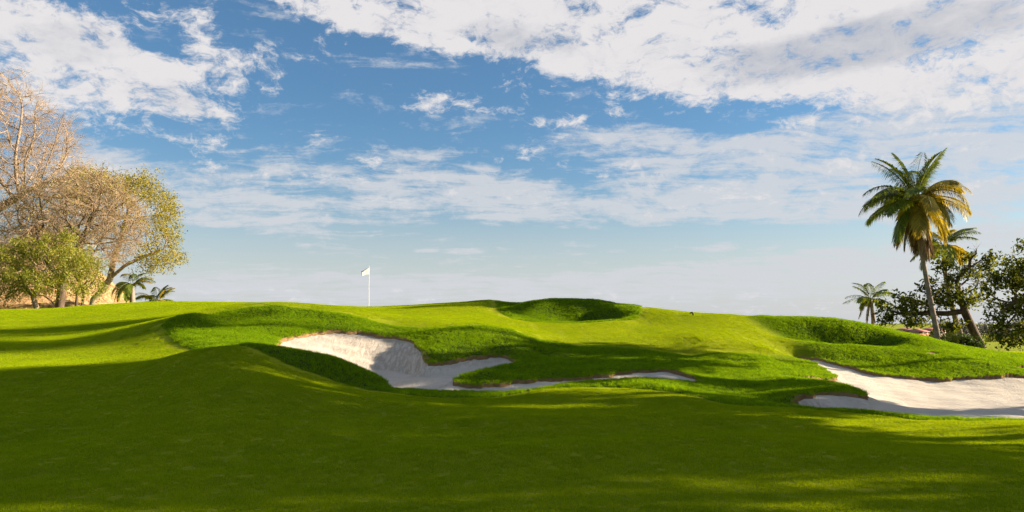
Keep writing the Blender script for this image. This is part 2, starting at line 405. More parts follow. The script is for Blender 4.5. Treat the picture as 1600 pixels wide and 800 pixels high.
def H(x, y):
    x = np.asarray(x, float); y = np.asarray(y, float)
    shp = x.shape
    x, y = x.ravel(), y.ravel()
    out = np.zeros(len(x))
    r = np.hypot(x, y)
    near = r < 85
    xi, yi = x[near] / S, y[near] / S
    res = np.zeros(len(xi))
    for s in range(0, len(xi), 20000):
        a, b = xi[s:s + 20000], yi[s:s + 20000]
        d2 = (a[:, None] - cx[None, :, 0]) ** 2 + (b[:, None] - cx[None, :, 1]) ** 2
        res[s:s + 20000] = tps(d2) @ wts[:-3] + wts[-3] + wts[-2] * a + wts[-1] * b
    out[near] = res
    w = smooth(48, 80, r) 
    side = np.maximum(smooth(34, 60, np.abs(x)), smooth(8, 25, -y))
    w = np.maximum(w, side)
    far = -3.2 * smooth(45, 230, r) + .25 * np.sin(x * .05 + 1) * np.cos(y * .04) * smooth(60, 120, r)
    out = np.clip(out, -1, 4) * (1 - w) + far * w
    # small undulations that the low sun picks out
    def ridge(x0, y0, x1, y1, h, wd):
        dx, dy = x1 - x0, y1 - y0
        L = math.hypot(dx, dy)
        t = np.clip(((x - x0) * dx + (y - y0) * dy) / L / L, -.2, 1.2)
        d = np.abs((x - x0) * -dy + (y - y0) * dx) / L
        return h * np.exp(-(d / wd) ** 2) * smooth(-.2, .15, t) * (1 - smooth(.85, 1.2, t))
    und = .024 * np.sin(x * .9 + y * .35 + .6 * np.sin(y * .7)) + .019 * np.sin(y * 1.5 - x * .25 + 1.3 * np.sin(x * .4))
    und += ridge(-5.2, 7.0, 3.4, 10.6, .05, .55) + ridge(-2, 11.8, 5, 12.6, .04, .5) + ridge(-3, 9.0, 6, 8.8, .025, .5)
    out += und * (1 - smooth(15, 24, y)) * smooth(1.5, 5, y)
    m2 = smooth(20, 26, y) * (1 - smooth(44, 60, r))
    out += m2 * .02 * np.sin(x * 1.1 + .8 * np.sin(y * .5)) * np.sin(y * .8 + x * .2)
    return out.reshape(shp)


_l = np.random.default_rng(5)
LUMPS = [(k * math.cos(a), k * math.sin(a), ph) for k, a, ph in zip(_l.uniform(2.2, 11, 26), _l.uniform(0, 6.283, 26), _l.uniform(0, 6.283, 26))]


def lumps(x, y):
    """clumpy unevenness of the long grass, about +-1"""
    t = sum(np.sin(a * x + b * y + ph) / (1 + .12 * math.hypot(a, b)) for a, b, ph in LUMPS)
    return np.clip(t / 4.0, -1.5, 1.5)


FADE = [tuple(P(*q)[:2]) for q in [(1112,553,26),(1180,551,26.2),(1235,553,27.3),(1215,534,28.9),(1175,512.5,30.4),(1150,494.5,32)]]


def fade(x, y):
    """0 at the border where the long grass peters out into the green, 1 well away from it"""
    best = np.full(np.shape(x), 1e9)
    for (x0, y0), (x1, y1) in zip(FADE[:-1], FADE[1:]):
        dx, dy = x1 - x0, y1 - y0
        t = np.clip(((x - x0) * dx + (y - y0) * dy) / (dx * dx + dy * dy), 0, 1)
        best = np.minimum(best, np.hypot(x - x0 - t * dx, y - y0 - t * dy))
    return smooth(0, 1.7, best)


def sward(x, y, r):
    """how far the rough stands above or below the mown surface"""
    return (.045 + .018 * lumps(x, y)) * smooth(-.02, .30, r) * fade(x, y)


# ---- outlines in plan
def plan(c): return [tuple(P(*q)[:2]) for q in c]


sandA = plan([(432,541,20.6)] + BACK1 + TONG + STRIP) + [uz(1085,18.9,0)[:2]] + [tuple(P(px, py, Y + .15)[:2]) for px, py, Y in LIP[::-1] if px > 600] + [uz(590,18.6,0)[:2], uz(560,18.9,0)[:2], uz(515,19.2,0)[:2], uz(470,19.6,0)[:2]]
sandB = plan(BACK2[:-1]) + [uz(1900,24.3,0)[:2], uz(1900,14,0)[:2]] + [tuple(P(px, py, Y + .12)[:2]) for px, py, Y in LIP2[::-1] if px > 1235] + plan(TB3F[::-1]) + plan(TB3[::-1]) + plan(TB2F[::-1]) + plan(TB2[::-1])
sandC = plan(SAND3)
rough_poly = plan(SIDE1[::-1] + FACE1[:-1] + [(1080,559,25.6),(1112,553,26),(1180,551,26.2),(1235,553,27.3),(1215,534,28.9),(1175,512.5,30.4),(1150,494.5,32)]) + \
    [uz(1187, 33.2, 0)[:2], uz(1300, 33, 0)[:2], uz(1465, 31.6, 0)[:2], uz(1600, 30.8, 0)[:2], uz(1800, 30.5, 0)[:2], uz(1800, 12.6, 0)[:2]] + plan(MOWN[::-1]) + [uz(340, 18.2, 0)[:2]]
holl_poly = plan(HOLA) + [uz(1000, 35.6, 0)[:2], uz(900, 37.0, 0)[:2], uz(800, 37.0, 0)[:2], uz(775, 36.4, 0)[:2]]
soil_polys = [plan([(1440,556,27.0),(1455,557,27.0),(1470,561,26.7),(1455,561,26.6)])]


def inside_dist(poly, x, y):
    """signed distance to a polygon, positive inside"""
    x = np.asarray(x, float); y = np.asarray(y, float)
    p = np.array(poly); q = np.roll(p, -1, 0)
    best = np.full(x.shape, 1e9); ins = np.zeros(x.shape, bool)
    for (x0, y0), (x1, y1) in zip(p, q):
        dx, dy = x1 - x0, y1 - y0
        L = dx * dx + dy * dy + 1e-12
        t = np.clip(((x - x0) * dx + (y - y0) * dy) / L, 0, 1)
        best = np.minimum(best, (x - x0 - t * dx) ** 2 + (y - y0 - t * dy) ** 2)
        cr = (y0 > y) != (y1 > y)
        with np.errstate(divide='ignore', invalid='ignore'):
            ins ^= cr & (x < (y - y0) * dx / (dy if dy else 1e-12) + x0)
    return np.where(ins, 1, -1) * np.sqrt(best)


def wob(x, y):
    """ragged edge offset, metres"""
    return .035 * np.sin(x * 7.1 + 2 * np.sin(y * 3.3)) + .03 * np.sin(y * 9.7 + x * 4.1) + .02 * np.sin(x * 19 + y * 13)


def masks(x, y):
    w = wob(x, y)
    a = inside_dist(sandA, x, y) + w
    b = inside_dist(sandB, x, y) + w
    c = inside_dist(sandC, x, y) + w
    r = np.maximum(inside_dist(rough_poly, x, y), inside_dist(holl_poly, x, y)) + w * .6
    return a, b, c, r


# ---- the sheet: rings and spokes round the camera, fine inside the view
th = [0.0]
while th[-1] < math.pi:
    a = th[-1]
    th.append(a + (.0019 if a < .66 else .0019 + (a - .66) * .06))
th = np.array(th); th = th * (math.pi / th[-1])
th = np.concatenate([-th[::-1][:-1], th])[:-1]          # closed ring
rr = [0.4]
while rr[-1] < 6000:
    r = rr[-1]
    k = .03 if r < 4 else .012 if r < 11 else .0026 if r < 40 else .012 if r < 90 else .05
    rr.append(r * (1 + k))
rr = np.array(rr)
TH, RR = np.meshgrid(th, rr)
gx, gy = np.sin(TH) * RR, np.cos(TH) * RR
gz = H(gx, gy)
mA = np.full(gx.shape, -9.0); mB = mA.copy(); mC = mA.copy(); mR = mA.copy(); mS = mA.copy()
sel = (gy > 11) & (gy < 40) & (gx > -14) & (gx < 30)
mA[sel], mB[sel], mC[sel], mR[sel] = masks(gx[sel], gy[sel])
mS[sel] = np.maximum.reduce([inside_dist(q, gx[sel], gy[sel]) for q in soil_polys])
sand = np.maximum.reduce([mA, mB, mC])
zg = gz + sward(gx, gy, mR) - .5 * smooth(0, .03, sand)
n_r, n_t = gx.shape
idx = np.arange(n_r * n_t).reshape(n_r, n_t)
quads = np.stack([idx[:-1], np.roll(idx, -1, 1)[:-1], np.roll(idx, -1, 1)[1:], idx[1:]], -1).reshape(-1, 4)[:, ::-1]


def ground_mat():
    m, t, out = material('mown turf')
    pos = t.new('ShaderNodeNewGeometry').outputs['Position']
    at = t.new('ShaderNodeAttribute', attribute_name='cover').outputs['Vector']
    a = t.sep(at)                                    # x: rough, y: distance to sand edge, z: bare soil
    n = t.noise(pos, .35, 5, .6); n2 = t.noise(pos, 9, 6, .7); n3 = t.noise(pos, 60, 3, .7)
    g = t.mix(t.ramp(n, .3, .7), (.20, .235, .006), (.28, .30, .006))
    g = t.mix(t.math('MULTIPLY', t.ramp(n2, .35, .7), .5), g, (.12, .16, .005))
    g = t.mix(t.math('MULTIPLY', t.ramp(n3, .4, .7), .4), g, (.30, .32, .012))
    rg = t.mix(t.ramp(n2, .35, .65), (.03, .05, .008), (.06, .09, .012))
    g = t.mix(a[0], g, rg)
    dirt = t.mix(n2, (.16, .09, .035), (.34, .22, .10))
    edge = t.ramp(a[1], -.13, -.05)
    g = t.mix(t.math('MAXIMUM', edge, a[2]), g, dirt)
    b = t.new('ShaderNodeBsdfPrincipled')
    t.set(b.inputs['Base Color'], g); b.inputs['Roughness'].default_value = .9; b.inputs['Specular IOR Level'].default_value = .05
    bp = t.new('ShaderNodeBump'); bp.inputs['Distance'].default_value = .03; bp.inputs['Strength'].default_value = .9
    t.set(bp.inputs['Height'], t.noise(pos, 22, 6, .75)); t.l.new(bp.outputs[0], b.inputs['Normal'])
    t.l.new(b.outputs[0], out.inputs[0])
    return m


def sand_mat():
    m, t, out = material('bunker sand')
    pos = t.new('ShaderNodeNewGeometry').outputs['Position']
    n = t.noise(pos, .8, 5, .6); n2 = t.noise(pos, 40, 6, .7)
    mp = t.new('ShaderNodeMapping'); t.set(mp.inputs['Vector'], pos)
    mp.inputs['Scale'].default_value = (1.0, 7.0, 2.5); mp.inputs['Rotation'].default_value = (0, 0, .06)
    rake = t.noise(mp.outputs[0], 2.2, 6, .65, .3)
    mp2 = t.new('ShaderNodeMapping'); t.set(mp2.inputs['Vector'], pos)
    mp2.inputs['Scale'].default_value = (7.0, 1.6, 1.0); mp2.inputs['Rotation'].default_value = (0, 0, .5)
    wash = t.noise(mp2.outputs[0], 1.6, 5, .7, .4)
    nz = t.sep(t.new('ShaderNodeNewGeometry').outputs['Normal'])[2]
    steep = t.ramp(nz, .985, .90)                     # rain-washed faces against raked floors
    g = t.mix(t.ramp(n, .3, .7), (.51, .445, .37), (.60, .53, .445))
    g = t.mix(t.math('MULTIPLY', t.ramp(n2, .35, .7), .35), g, (.42, .35, .27))
    streak = t.mix(t.ramp(wash, .42, .62), (.36, .30, .23), g)
    g = t.mix(t.math('MULTIPLY', steep, .8), g, streak)
    g = t.mix(t.math('MULTIPLY', t.ramp(rake, .5, .7), .38), g, (.34, .29, .23))
    b = t.new('ShaderNodeBsdfPrincipled')
    t.set(b.inputs['Base Color'], g); b.inputs['Roughness'].default_value = .95; b.inputs['Specular IOR Level'].default_value = .1
    bp = t.new('ShaderNodeBump'); bp.inputs['Distance'].default_value = .05; bp.inputs['Strength'].default_value = .8
    hgt = t.math('ADD', t.math('MULTIPLY', rake, .7), t.math('ADD', t.math('MULTIPLY', wash, .6), t.math('MULTIPLY', n2, .25)))
    t.set(bp.inputs['Height'], hgt); t.l.new(bp.outputs[0], b.inputs['Normal'])
    t.l.new(b.outputs[0], out.inputs[0])
    return m


M_ground, M_sand = ground_mat(), sand_mat()
ground = mesh_obj('ground', np.stack([gx, gy, zg], -1).reshape(-1, 3), quads, M_ground)
tag(ground, 'rolling yellow-green mown turf rising to a putting green', 'ground', kind='structure')
att = ground.data.attributes.new('cover', 'FLOAT_VECTOR', 'POINT')
att.data.foreach_set('vector', np.stack([smooth(-.03, .05, mR) * fade(gx, gy), sand, smooth(-.05, .08, mS)], -1).reshape(-1).astype(np.float32))


def sand_sheet(name, mk, label):
    keep = (mk > -.16)
    fk = keep.ravel()[quads].all(1)
    q = quads[fk]
    used = np.unique(q)
    remap = np.full(n_r * n_t, -1); remap[used] = np.arange(len(used))
    x, y = gx.ravel()[used], gy.ravel()[used]
    mm = mk.ravel()[used]
    rip = .012 * np.sin(y * 9 + 1.6 * np.sin(x * .8)) * smooth(.3, 1, mm) + .012 * np.sin(x * 5.3 + y * 2.2) * np.sin(y * 4.1 - x)
    z = gz.ravel()[used] - .075 + .03 * (1 - smooth(0, .5, mm)) + rip - .25 * smooth(.02, .15, -mm)
    o = mesh_obj(name, np.stack([x, y, z], -1), remap[q], M_sand)
    tag(o, label, 'sand bunker', kind='structure')


sand_sheet('bunker_sand', mA, 'pale sand of the deep bunker below the flag with its long right arm')
sand_sheet('bunker_sand', mB, 'broad raked pale sand of the bunker at the right edge')
sand_sheet('bunker_sand', mC, 'thin sliver of sand behind the right grass ridge')

# ------------------------------------------------------------------ grass
hidden = bpy.data.collections.new('grass blades')        # source blades for the ground cover, not placed themselves


def blade_mat(name, c, c2, trans, tf, pscale):
    m, t, out = material(name)
    g = t.new('ShaderNodeNewGeometry')
    inf = t.new('ShaderNodeObjectInfo').outputs['Random']
    n = t.noise(g.outputs['Position'], pscale, 4, .6)
    n2 = t.noise(g.outputs['Position'], 5.5, 4, .65)
    n = t.math('ADD', t.math('MULTIPLY', n, .5), t.math('MULTIPLY', n2, .5))
    f = t.math('ADD', t.math('MULTIPLY', n, .56), t.math('ADD', t.math('MULTIPLY', g.outputs['Random Per Island'], .36), t.math('MULTIPLY', inf, .12)))
    cc = t.mix(t.ramp(f, .32, .72), c, c2)
    d = t.new('ShaderNodeBsdfPrincipled'); t.set(d.inputs['Base Color'], cc)
    d.inputs['Roughness'].default_value = .6; d.inputs['Specular IOR Level'].default_value = .02
    tr = t.new('ShaderNodeBsdfTranslucent'); t.set(tr.inputs['Color'], t.mix(1.0, cc, trans, 'MULTIPLY'))
    mx = t.new('ShaderNodeMixShader'); mx.inputs[0].default_value = tf
    t.l.new(d.outputs[0], mx.inputs[1]); t.l.new(tr.outputs[0], mx.inputs[2]); t.l.new(mx.outputs[0], out.inputs[0])
    return m


M_mown = blade_mat('mown grass blades', (.165, .25, .003), (.32, .39, .004), (1.45, 1.3, .4), .42, .5)
M_rough = blade_mat('long grass blades', (.080, .175, .004), (.25, .37, .007), (1.4, 1.3, .4), .42, .8)


def blades(name, n, half, h0, h1, wd, lean, mat, round_=False, segs=1):
    r = np.random.default_rng(abs(hash(name)) % 1000 if False else len(name) * 31 + n)
    x = r.uniform(-half, half, n); y = r.uniform(-half, half, n)
    if round_:
        a = r.uniform(0, 6.283, n); q = half * np.sqrt(r.uniform(0, 1, n)); x, y = q * np.cos(a), q * np.sin(a)
    h = r.uniform(h0, h1, n); a = r.uniform(0, 6.283, n)
    la = r.uniform(0, 6.283, n); lm = r.uniform(0, lean, n) * h
    w = wd * r.uniform(.7, 1.3, n) / 2
    dx, dy = np.cos(a) * w, np.sin(a) * w
    ox, oy = np.cos(la) * lm, np.sin(la) * lm
    z0 = np.full(n, -.01)
    if segs == 1:
        v = np.stack([np.stack([x - dx, y - dy, z0], -1), np.stack([x + dx, y + dy, z0], -1), np.stack([x + ox, y + oy, h], -1)], 1).reshape(-1, 3)
        f = np.arange(3 * n).reshape(n, 3)
        return mesh_obj(name, v, f, mat, smooth=False, link=False)
    v = np.stack([np.stack([x - dx, y - dy, z0], -1), np.stack([x + dx, y + dy, z0], -1),
                  np.stack([x + ox * .4 + dx * .8, y + oy * .4 + dy * .8, h * .6], -1), np.stack([x + ox * .4 - dx * .8, y + oy * .4 - dy * .8, h * .6], -1),
                  np.stack([x + ox, y + oy, h], -1)], 1).reshape(-1, 3)
    b = np.arange(n)[:, None] * 5
    return mesh_obj(name, v, [b + np.array([0, 1, 2, 3]), b + np.array([3, 2, 4])], mat, smooth=False, link=False)


def scatter(name, label, pts, rot, scl, sources, cat='grass'):
    me = bpy.data.meshes.new(name)
    me.vertices.add(len(pts)); me.vertices.foreach_set('co', pts.astype(np.float32).ravel())
    a = me.attributes.new('rot', 'FLOAT_VECTOR', 'POINT'); a.data.foreach_set('vector', rot.astype(np.float32).ravel())
    a = me.attributes.new('scl', 'FLOAT', 'POINT'); a.data.foreach_set('value', scl.astype(np.float32))
    o = bpy.data.objects.new(name, me); col.objects.link(o)
    tag(o, label, cat, kind='stuff')
    src = bpy.data.collections.new(name + ' source')
    for s in sources: src.objects.link(s)
    ng = bpy.data.node_groups.new(name, 'GeometryNodeTree')
    ng.interface.new_socket('Geometry', in_out='INPUT', socket_type='NodeSocketGeometry')
    ng.interface.new_socket('Geometry', in_out='OUTPUT', socket_type='NodeSocketGeometry')
    gi = ng.nodes.new('NodeGroupInput'); go = ng.nodes.new('NodeGroupOutput')
    ip = ng.nodes.new('GeometryNodeInstanceOnPoints')
    ci = ng.nodes.new('GeometryNodeCollectionInfo')
    ci.inputs['Collection'].default_value = src
    ci.inputs['Separate Children'].default_value = True
    ci.inputs['Reset Children'].default_value = True
    ip.inputs['Pick Instance'].default_value = True
    r = ng.nodes.new('GeometryNodeInputNamedAttribute'); r.data_type = 'FLOAT_VECTOR'; r.inputs['Name'].default_value = 'rot'
    e = ng.nodes.new('FunctionNodeEulerToRotation')
    s = ng.nodes.new('GeometryNodeInputNamedAttribute'); s.data_type = 'FLOAT'; s.inputs['Name'].default_value = 'scl'
    rv = ng.nodes.new('FunctionNodeRandomValue'); rv.data_type = 'INT'
    rv.inputs[4].default_value = 0; rv.inputs[5].default_value = len(sources) - 1
    L = ng.links.new
    L(gi.outputs[0], ip.inputs['Points']); L(ci.outputs[0], ip.inputs['Instance'])
    L(r.outputs[0], e.inputs[0]); L(e.outputs[0], ip.inputs['Rotation']); L(s.outputs[0], ip.inputs['Scale'])
    L(rv.outputs[2], ip.inputs['Instance Index']); L(ip.outputs[0], go.inputs[0])
    md = o.modifiers.new('cover', 'NODES'); md.node_group = ng
    return o


def frames(x, y, tilt=1.0):
    """euler angles that lay +Z on the ground normal with a random turn"""
    e = .12
    nx = -(H(x + e, y) - H(x - e, y)) / (2 * e) * tilt
    ny = -(H(x, y + e) - H(x, y - e)) / (2 * e) * tilt
    n = np.stack([nx, ny, np.ones_like(nx)], -1); n /= np.linalg.norm(n, axis=1, keepdims=True)
    a = rng.uniform(0, 6.283, len(x))
    t = np.stack([np.cos(a), np.sin(a), np.zeros_like(a)], -1)
    t -= n * (t * n).sum(1, keepdims=True); t /= np.linalg.norm(t, axis=1, keepdims=True)
    b = np.cross(n, t)
    # matrix columns t, b, n -> XYZ euler
    return np.stack([np.arctan2(b[:, 2], n[:, 2]), -np.arcsin(np.clip(t[:, 2], -1, 1)), np.arctan2(t[:, 1], t[:, 0])], -1)


def jgrid(x0, x1, y0, y1, step, jit):
    x, y = np.meshgrid(np.arange(x0, x1, step), np.arange(y0, y1, step))
    x, y = x.ravel(), y.ravel()
    return x + rng.uniform(-jit, jit, len(x)) * step, y + rng.uniform(-jit, jit, len(y)) * step


def mown_layer(name, label, y0, y1, step, srcs, fan):
    x, y = jgrid(-fan * y1, fan * y1, y0, y1, step, .18)
    k = (np.abs(x) < fan * y + 1.5)
    x, y = x[k], y[k]
    s_ = (y > 10) & (y < 40)
    ok = np.ones(len(x), bool)
    a, b, c, r = masks(x[s_], y[s_])
    sd = np.maximum.reduce([a, b, c])
    ok[s_] = (np.maximum(sd, r) < -step * .55) | ((sd < -step * .6) & (fade(x[s_], y[s_]) < .75) & (x[s_] > 5))
    x, y = x[ok], y[ok]
    z = H(x, y)
    scatter(name, label, np.stack([x, y, z], -1), frames(x, y), np.ones(len(x)), srcs)


mown_layer('mown_grass', 'short mown grass in the shaded foreground', 3.5, 18.0, .30,
           [blades('short blade patch' + 'abcd'[:k], 1000, .165, .012, .030, .0055, .8, M_mown) for k in range(1, 5)], .80)
mown_layer('mown_grass', 'short sunlit mown grass of the upper green', 18.0, 46.0, .50,
           [blades('fairway blade patch' + 'abcd'[:k], 900, .28, .012, .026, .013, .7, M_mown) for k in range(1, 5)], .78)


def rough_layer():
    srcs = [blades('long blade tuft' + 'abcdef'[:k], 34, .07, .03, .085, .006, .9, M_rough, True, 2) for k in range(1, 7)]
    x, y = jgrid(-14, 26, 11.5, 37.5, .075, .55)
    u = x / y
    k = np.abs(u) < .76
    x, y = x[k], y[k]
    a, b, c, r = masks(x, y)
    s_ = np.maximum.reduce([a, b, c])
    k = (r > -.02) & (s_ < -.012)
    x, y, r, s_ = x[k], y[k], r[k], s_[k]
    soil = np.maximum.reduce([inside_dist(q, x, y) for q in soil_polys])
    k = soil < .0
    x, y, r = x[k], y[k], r[k]
    z = H(x, y) + sward(x, y, r) - .01
    cl = .5 + .5 * np.sin(x * 2.3 + 2 * np.sin(y * 1.7)) * np.sin(y * 2.9 + x)
    sc = rng.uniform(.65, 1.15, len(x)) * (.8 + .35 * cl) * (.3 + .7 * fade(x, y))
    print('rough tufts', len(x))
    scatter('rough_grass', 'longer rough grass on the banks round the bunkers', np.stack([x, y, z], -1), frames(x, y, .6), sc, srcs)


rough_layer()
# ------------------------------------------------------------------ trees
M_barkpale = simple_mat('pale grey-tan bark', (.30, .22, .16), .85, .35, 5, .15, .02, 25, bark=True)
M_barktwig = simple_mat('dry pinkish twigs', (.34, .235, .14), .85, .25, 2, .1)
M_barkdark = simple_mat('dark brown bark', (.11, .075, .05), .85, .4, 6, .15, .02, 25, bark=True)
M_palmbark = simple_mat('ringed grey palm bark', (.24, .185, .15), .9, .3, 5, .1, .02, 14)
M_leafolive = leaf_mat('sparse olive leaves', (.18, .18, .02), (.36, .30, .04), (1.3, 1.2, .5), tf=.45)
M_leaffresh = leaf_mat('fresh light green leaves', (.15, .18, .015), (.33, .31, .04), (1.3, 1.2, .5), tf=.45)
M_leafdark = leaf_mat('broad dark green leaves', (.04, .06, .010), (.14, .155, .025), (1.6, 1.4, .6), rough=.6, spec=.1, tf=.45)
M_bush = leaf_mat('dark bush leaves', (.02, .04, .006), (.06, .10, .012), (1.4, 1.4, .6), tf=.3)


def uball(n, c, r, shell=0.0):
    """random points in an ellipsoid, biased to its shell"""
    v = rng.normal(size=(n, 3)); v /= np.linalg.norm(v, axis=1, keepdims=True)
    q = rng.uniform(shell ** 3, 1, n) ** (1 / 3)
    return np.array(c) + v * q[:, None] * np.array(r)


def colonise(trunks, attr, step=.35, infl=3.0, kill=.7, iters=110, up=.0):
    """grow a branching skeleton from trunk polylines towards the attraction points"""
    nodes, par = [], []
    for tr in trunks:
        pts = [np.array(tr[0], float)]
        for a, b in zip(tr[:-1], tr[1:]):
            a, b = np.array(a, float), np.array(b, float)
            n = max(1, int(np.linalg.norm(b - a) / step))
            for i in range(n):
                pts.append(a + (b - a) * (i + 1) / n)
        # join to an existing node when the trunk starts on one
        p0 = -1
        if nodes:
            d = np.linalg.norm(np.array(nodes) - pts[0], axis=1)
            if d.min() < step * .9: p0 = int(d.argmin()); pts = pts[1:]
        for p in pts:
            par.append(p0); nodes.append(p); p0 = len(nodes) - 1
    nodes = np.array(nodes); par = list(par)
    A = attr.copy()
    dist = np.full(len(A), 1e9); near = np.zeros(len(A), int)

    def upd(i0):
        nonlocal dist, near
        d = np.linalg.norm(A[:, None] - nodes[None, i0:], axis=2)
        m = d.argmin(1); dm = d[np.arange(len(A)), m]
        k = dm < dist
        dist = np.where(k, dm, dist); near = np.where(k, m + i0, near)
    upd(0)
    for _ in range(iters):
        if not len(A): break
        act = dist < infl
        if not act.any(): infl *= 1.5; continue
        ids = np.unique(near[act])
        dirs = A[act] - nodes[near[act]]
        dirs /= np.linalg.norm(dirs, axis=1, keepdims=True) + 1e-9
        acc = np.zeros((len(nodes), 3)); np.add.at(acc, near[act], dirs)
        nd = acc[ids]; nd[:, 2] += up
        nd += rng.normal(size=nd.shape) * .12
        ln = np.linalg.norm(nd, axis=1); ok = ln > .2
        new = nodes[ids[ok]] + nd[ok] / ln[ok, None] * step
        i0 = len(nodes)
        if not len(new): break
        nodes = np.concatenate([nodes, new]); par += list(ids[ok])
        upd(i0)
        k = dist > kill
        A, dist, near = A[k], dist[k], near[k]
    return nodes, np.array(par)


def skeleton(nodes, par, r_tip, r_base, power=2.3):
    """polylines with radii from the skeleton (thickest child continues the line)"""
    n = len(nodes)
    r = np.zeros(n); kids = [[] for _ in range(n)]
    for i in range(n):
        if par[i] >= 0: kids[par[i]].append(i)
    for i in range(n - 1, -1, -1):
        r[i] = (sum(r[k] ** power for k in kids[i])) ** (1 / power) if kids[i] else r_tip
    mx = r.max(); r = r_tip + (r - r_tip) * (r_base - r_tip) / max(mx - r_tip, 1e-6)
    polys, tips = [], []
    stack = [(i, None) for i in range(n) if par[i] < 0]
    while stack:
        i, p = stack.pop()
        pts = [nodes[p]] if p is not None else []
        rad = [r[i]] if p is not None else []
        j = i
        while True:
            pts.append(nodes[j]); rad.append(r[j])
            if not kids[j]: tips.append(j); break
            ks = sorted(kids[j], key=lambda k: -r[k])
            for k in ks[1:]: stack.append((k, j))
            j = ks[0]
        polys.append((np.array(pts), np.array(rad)))
    return polys, np.array(tips), r


def rand_dirs(n, bias=(0, 0, 0)):
    v = rng.normal(size=(n, 3)); v /= np.linalg.norm(v, axis=1, keepdims=True)
    v = v + np.array(bias); return v / (np.linalg.norm(v, axis=1, keepdims=True) + 1e-9)


def twigs(origins, dirs, per, length, r0, spread=.7, droop=-.05):
    """bundles of thin curved twigs; returns polylines and end points"""
    o = np.repeat(origins, per, 0); d = np.repeat(dirs, per, 0)
    n = len(o)
    d = d + rng.normal(size=(n, 3)) * spread
    d /= np.linalg.norm(d, axis=1, keepdims=True)
    L = length * rng.uniform(.4, 1.2, n)
    bend = rng.normal(size=(n, 3)) * .35
    t = np.array([0, .3, .65, 1.0])
    p = o[:, None] + d[:, None] * (L[:, None] * t)[:, :, None] + bend[:, None] * ((L * .5)[:, None] * t * t)[:, :, None]
    p[:, :, 2] += droop * (t * t)[None] * L[:, None]
    rad = r0 * (1 - .75 * t)[None] * rng.uniform(.7, 1.2, n)[:, None]
    return [(p[i], rad[i]) for i in range(n)], p


def leaves(centres, n, spread, size, aspect=.5, flat=.5, droop=0.0):
    """leaf-sized quads (two triangles folded) scattered round points"""
    c = centres[rng.integers(0, len(centres), n)] + rng.normal(size=(n, 3)) * spread
    nrm = rand_dirs(n, (0, 0, flat)); a = rand_dirs(n, (0, 0, -droop))
    a -= nrm * (a * nrm).sum(1, keepdims=True); a /= np.linalg.norm(a, axis=1, keepdims=True) + 1e-9
    b = np.cross(nrm, a)
    s = size * rng.uniform(.6, 1.25, n)[:, None]
    v = np.stack([c - a * s * .5, c + b * s * aspect * .5 + nrm * s * .05, c + a * s * .5, c - b * s * aspect * .5 + nrm * s * .05], 1).reshape(-1, 3)
    return v, np.arange(4 * n).reshape(n, 4)


def make_tree(name, label, cat, trunks, attr, base, r_base, r_tip, bark, step=.4, infl=3, kill=.8, iters=90, up=.0,
              tw=None, leaf=None, group=None, twig_mat=None, parts=True):
    root = empty(name, base, label, cat, group)
    nodes, par = colonise(trunks, attr, step, infl, kill, iters, up)
    polys, tips, r = skeleton(nodes, par, r_tip, r_base)
    tv = tubes(polys, 7)
    d = nodes[tips] - nodes[par[tips]]
    d /= np.linalg.norm(d, axis=1, keepdims=True) + 1e-9
    ends = nodes[tips]
    thin = np.where(r < r_tip * 2.6)[0]; thin = thin[par[thin] >= 0]
    if tw:
        o = nodes[thin]; dd = nodes[thin] - nodes[par[thin]]; dd /= np.linalg.norm(dd, axis=1, keepdims=True) + 1e-9
        tp, pp = twigs(o, dd, tw['per'], tw['len'], tw['r'], tw.get('spread', .7), tw.get('droop', -.05))
        if tw.get('per2'):
            k = rng.permutation(len(pp))[:int(len(pp) * tw.get('frac2', 1.0))]
            o2 = pp[k, 2]; d2 = pp[k, 3] - pp[k, 1]; d2 /= np.linalg.norm(d2, axis=1, keepdims=True) + 1e-9
            tp2, pp2 = twigs(o2, d2, tw['per2'], tw['len'] * .6, tw['r'] * .6, .8, tw.get('droop', -.05))
            tp += tp2; pp = np.concatenate([pp, pp2])
        v, f = tubes(tp, 3)
        if twig_mat: mesh_obj('twigs', v, f, twig_mat, root, smooth=False)
        else: tv = (np.concatenate([tv[0], v]), np.concatenate([tv[1], f + len(tv[0])]))
        ends = pp[:, 3]
    mesh_obj('trunk', tv[0], tv[1], bark, root)
    if leaf:
        c = ends if 'where' not in leaf else ends[leaf['where'](ends)]
        if len(c):
            v, f = leaves(c, leaf['n'], leaf['spread'], leaf['size'], leaf.get('aspect', .5), leaf.get('flat', .5), leaf.get('droop', 0))
            mesh_obj('crown', v, f, leaf['mat'], root, smooth=False)
    print(name, 'nodes', len(nodes), 'tips', len(tips))
    return root


def on_ground(px, Y):
    x = (px - 800) * Y / FPX
    return np.array([x, Y, float(H(np.array([x]), np.array([Y]))[0]) - .05])


def PP(*q): return [P(*a) for a in q]


def pix_ball(n, px, py, Y, rx, ry, rdep, shell=0.0):
    """ellipsoid given by its centre and half sizes as they appear"""
    return uball(n, P(px, py, Y), (rx * Y / FPX, rdep, ry * Y / FPX), shell)


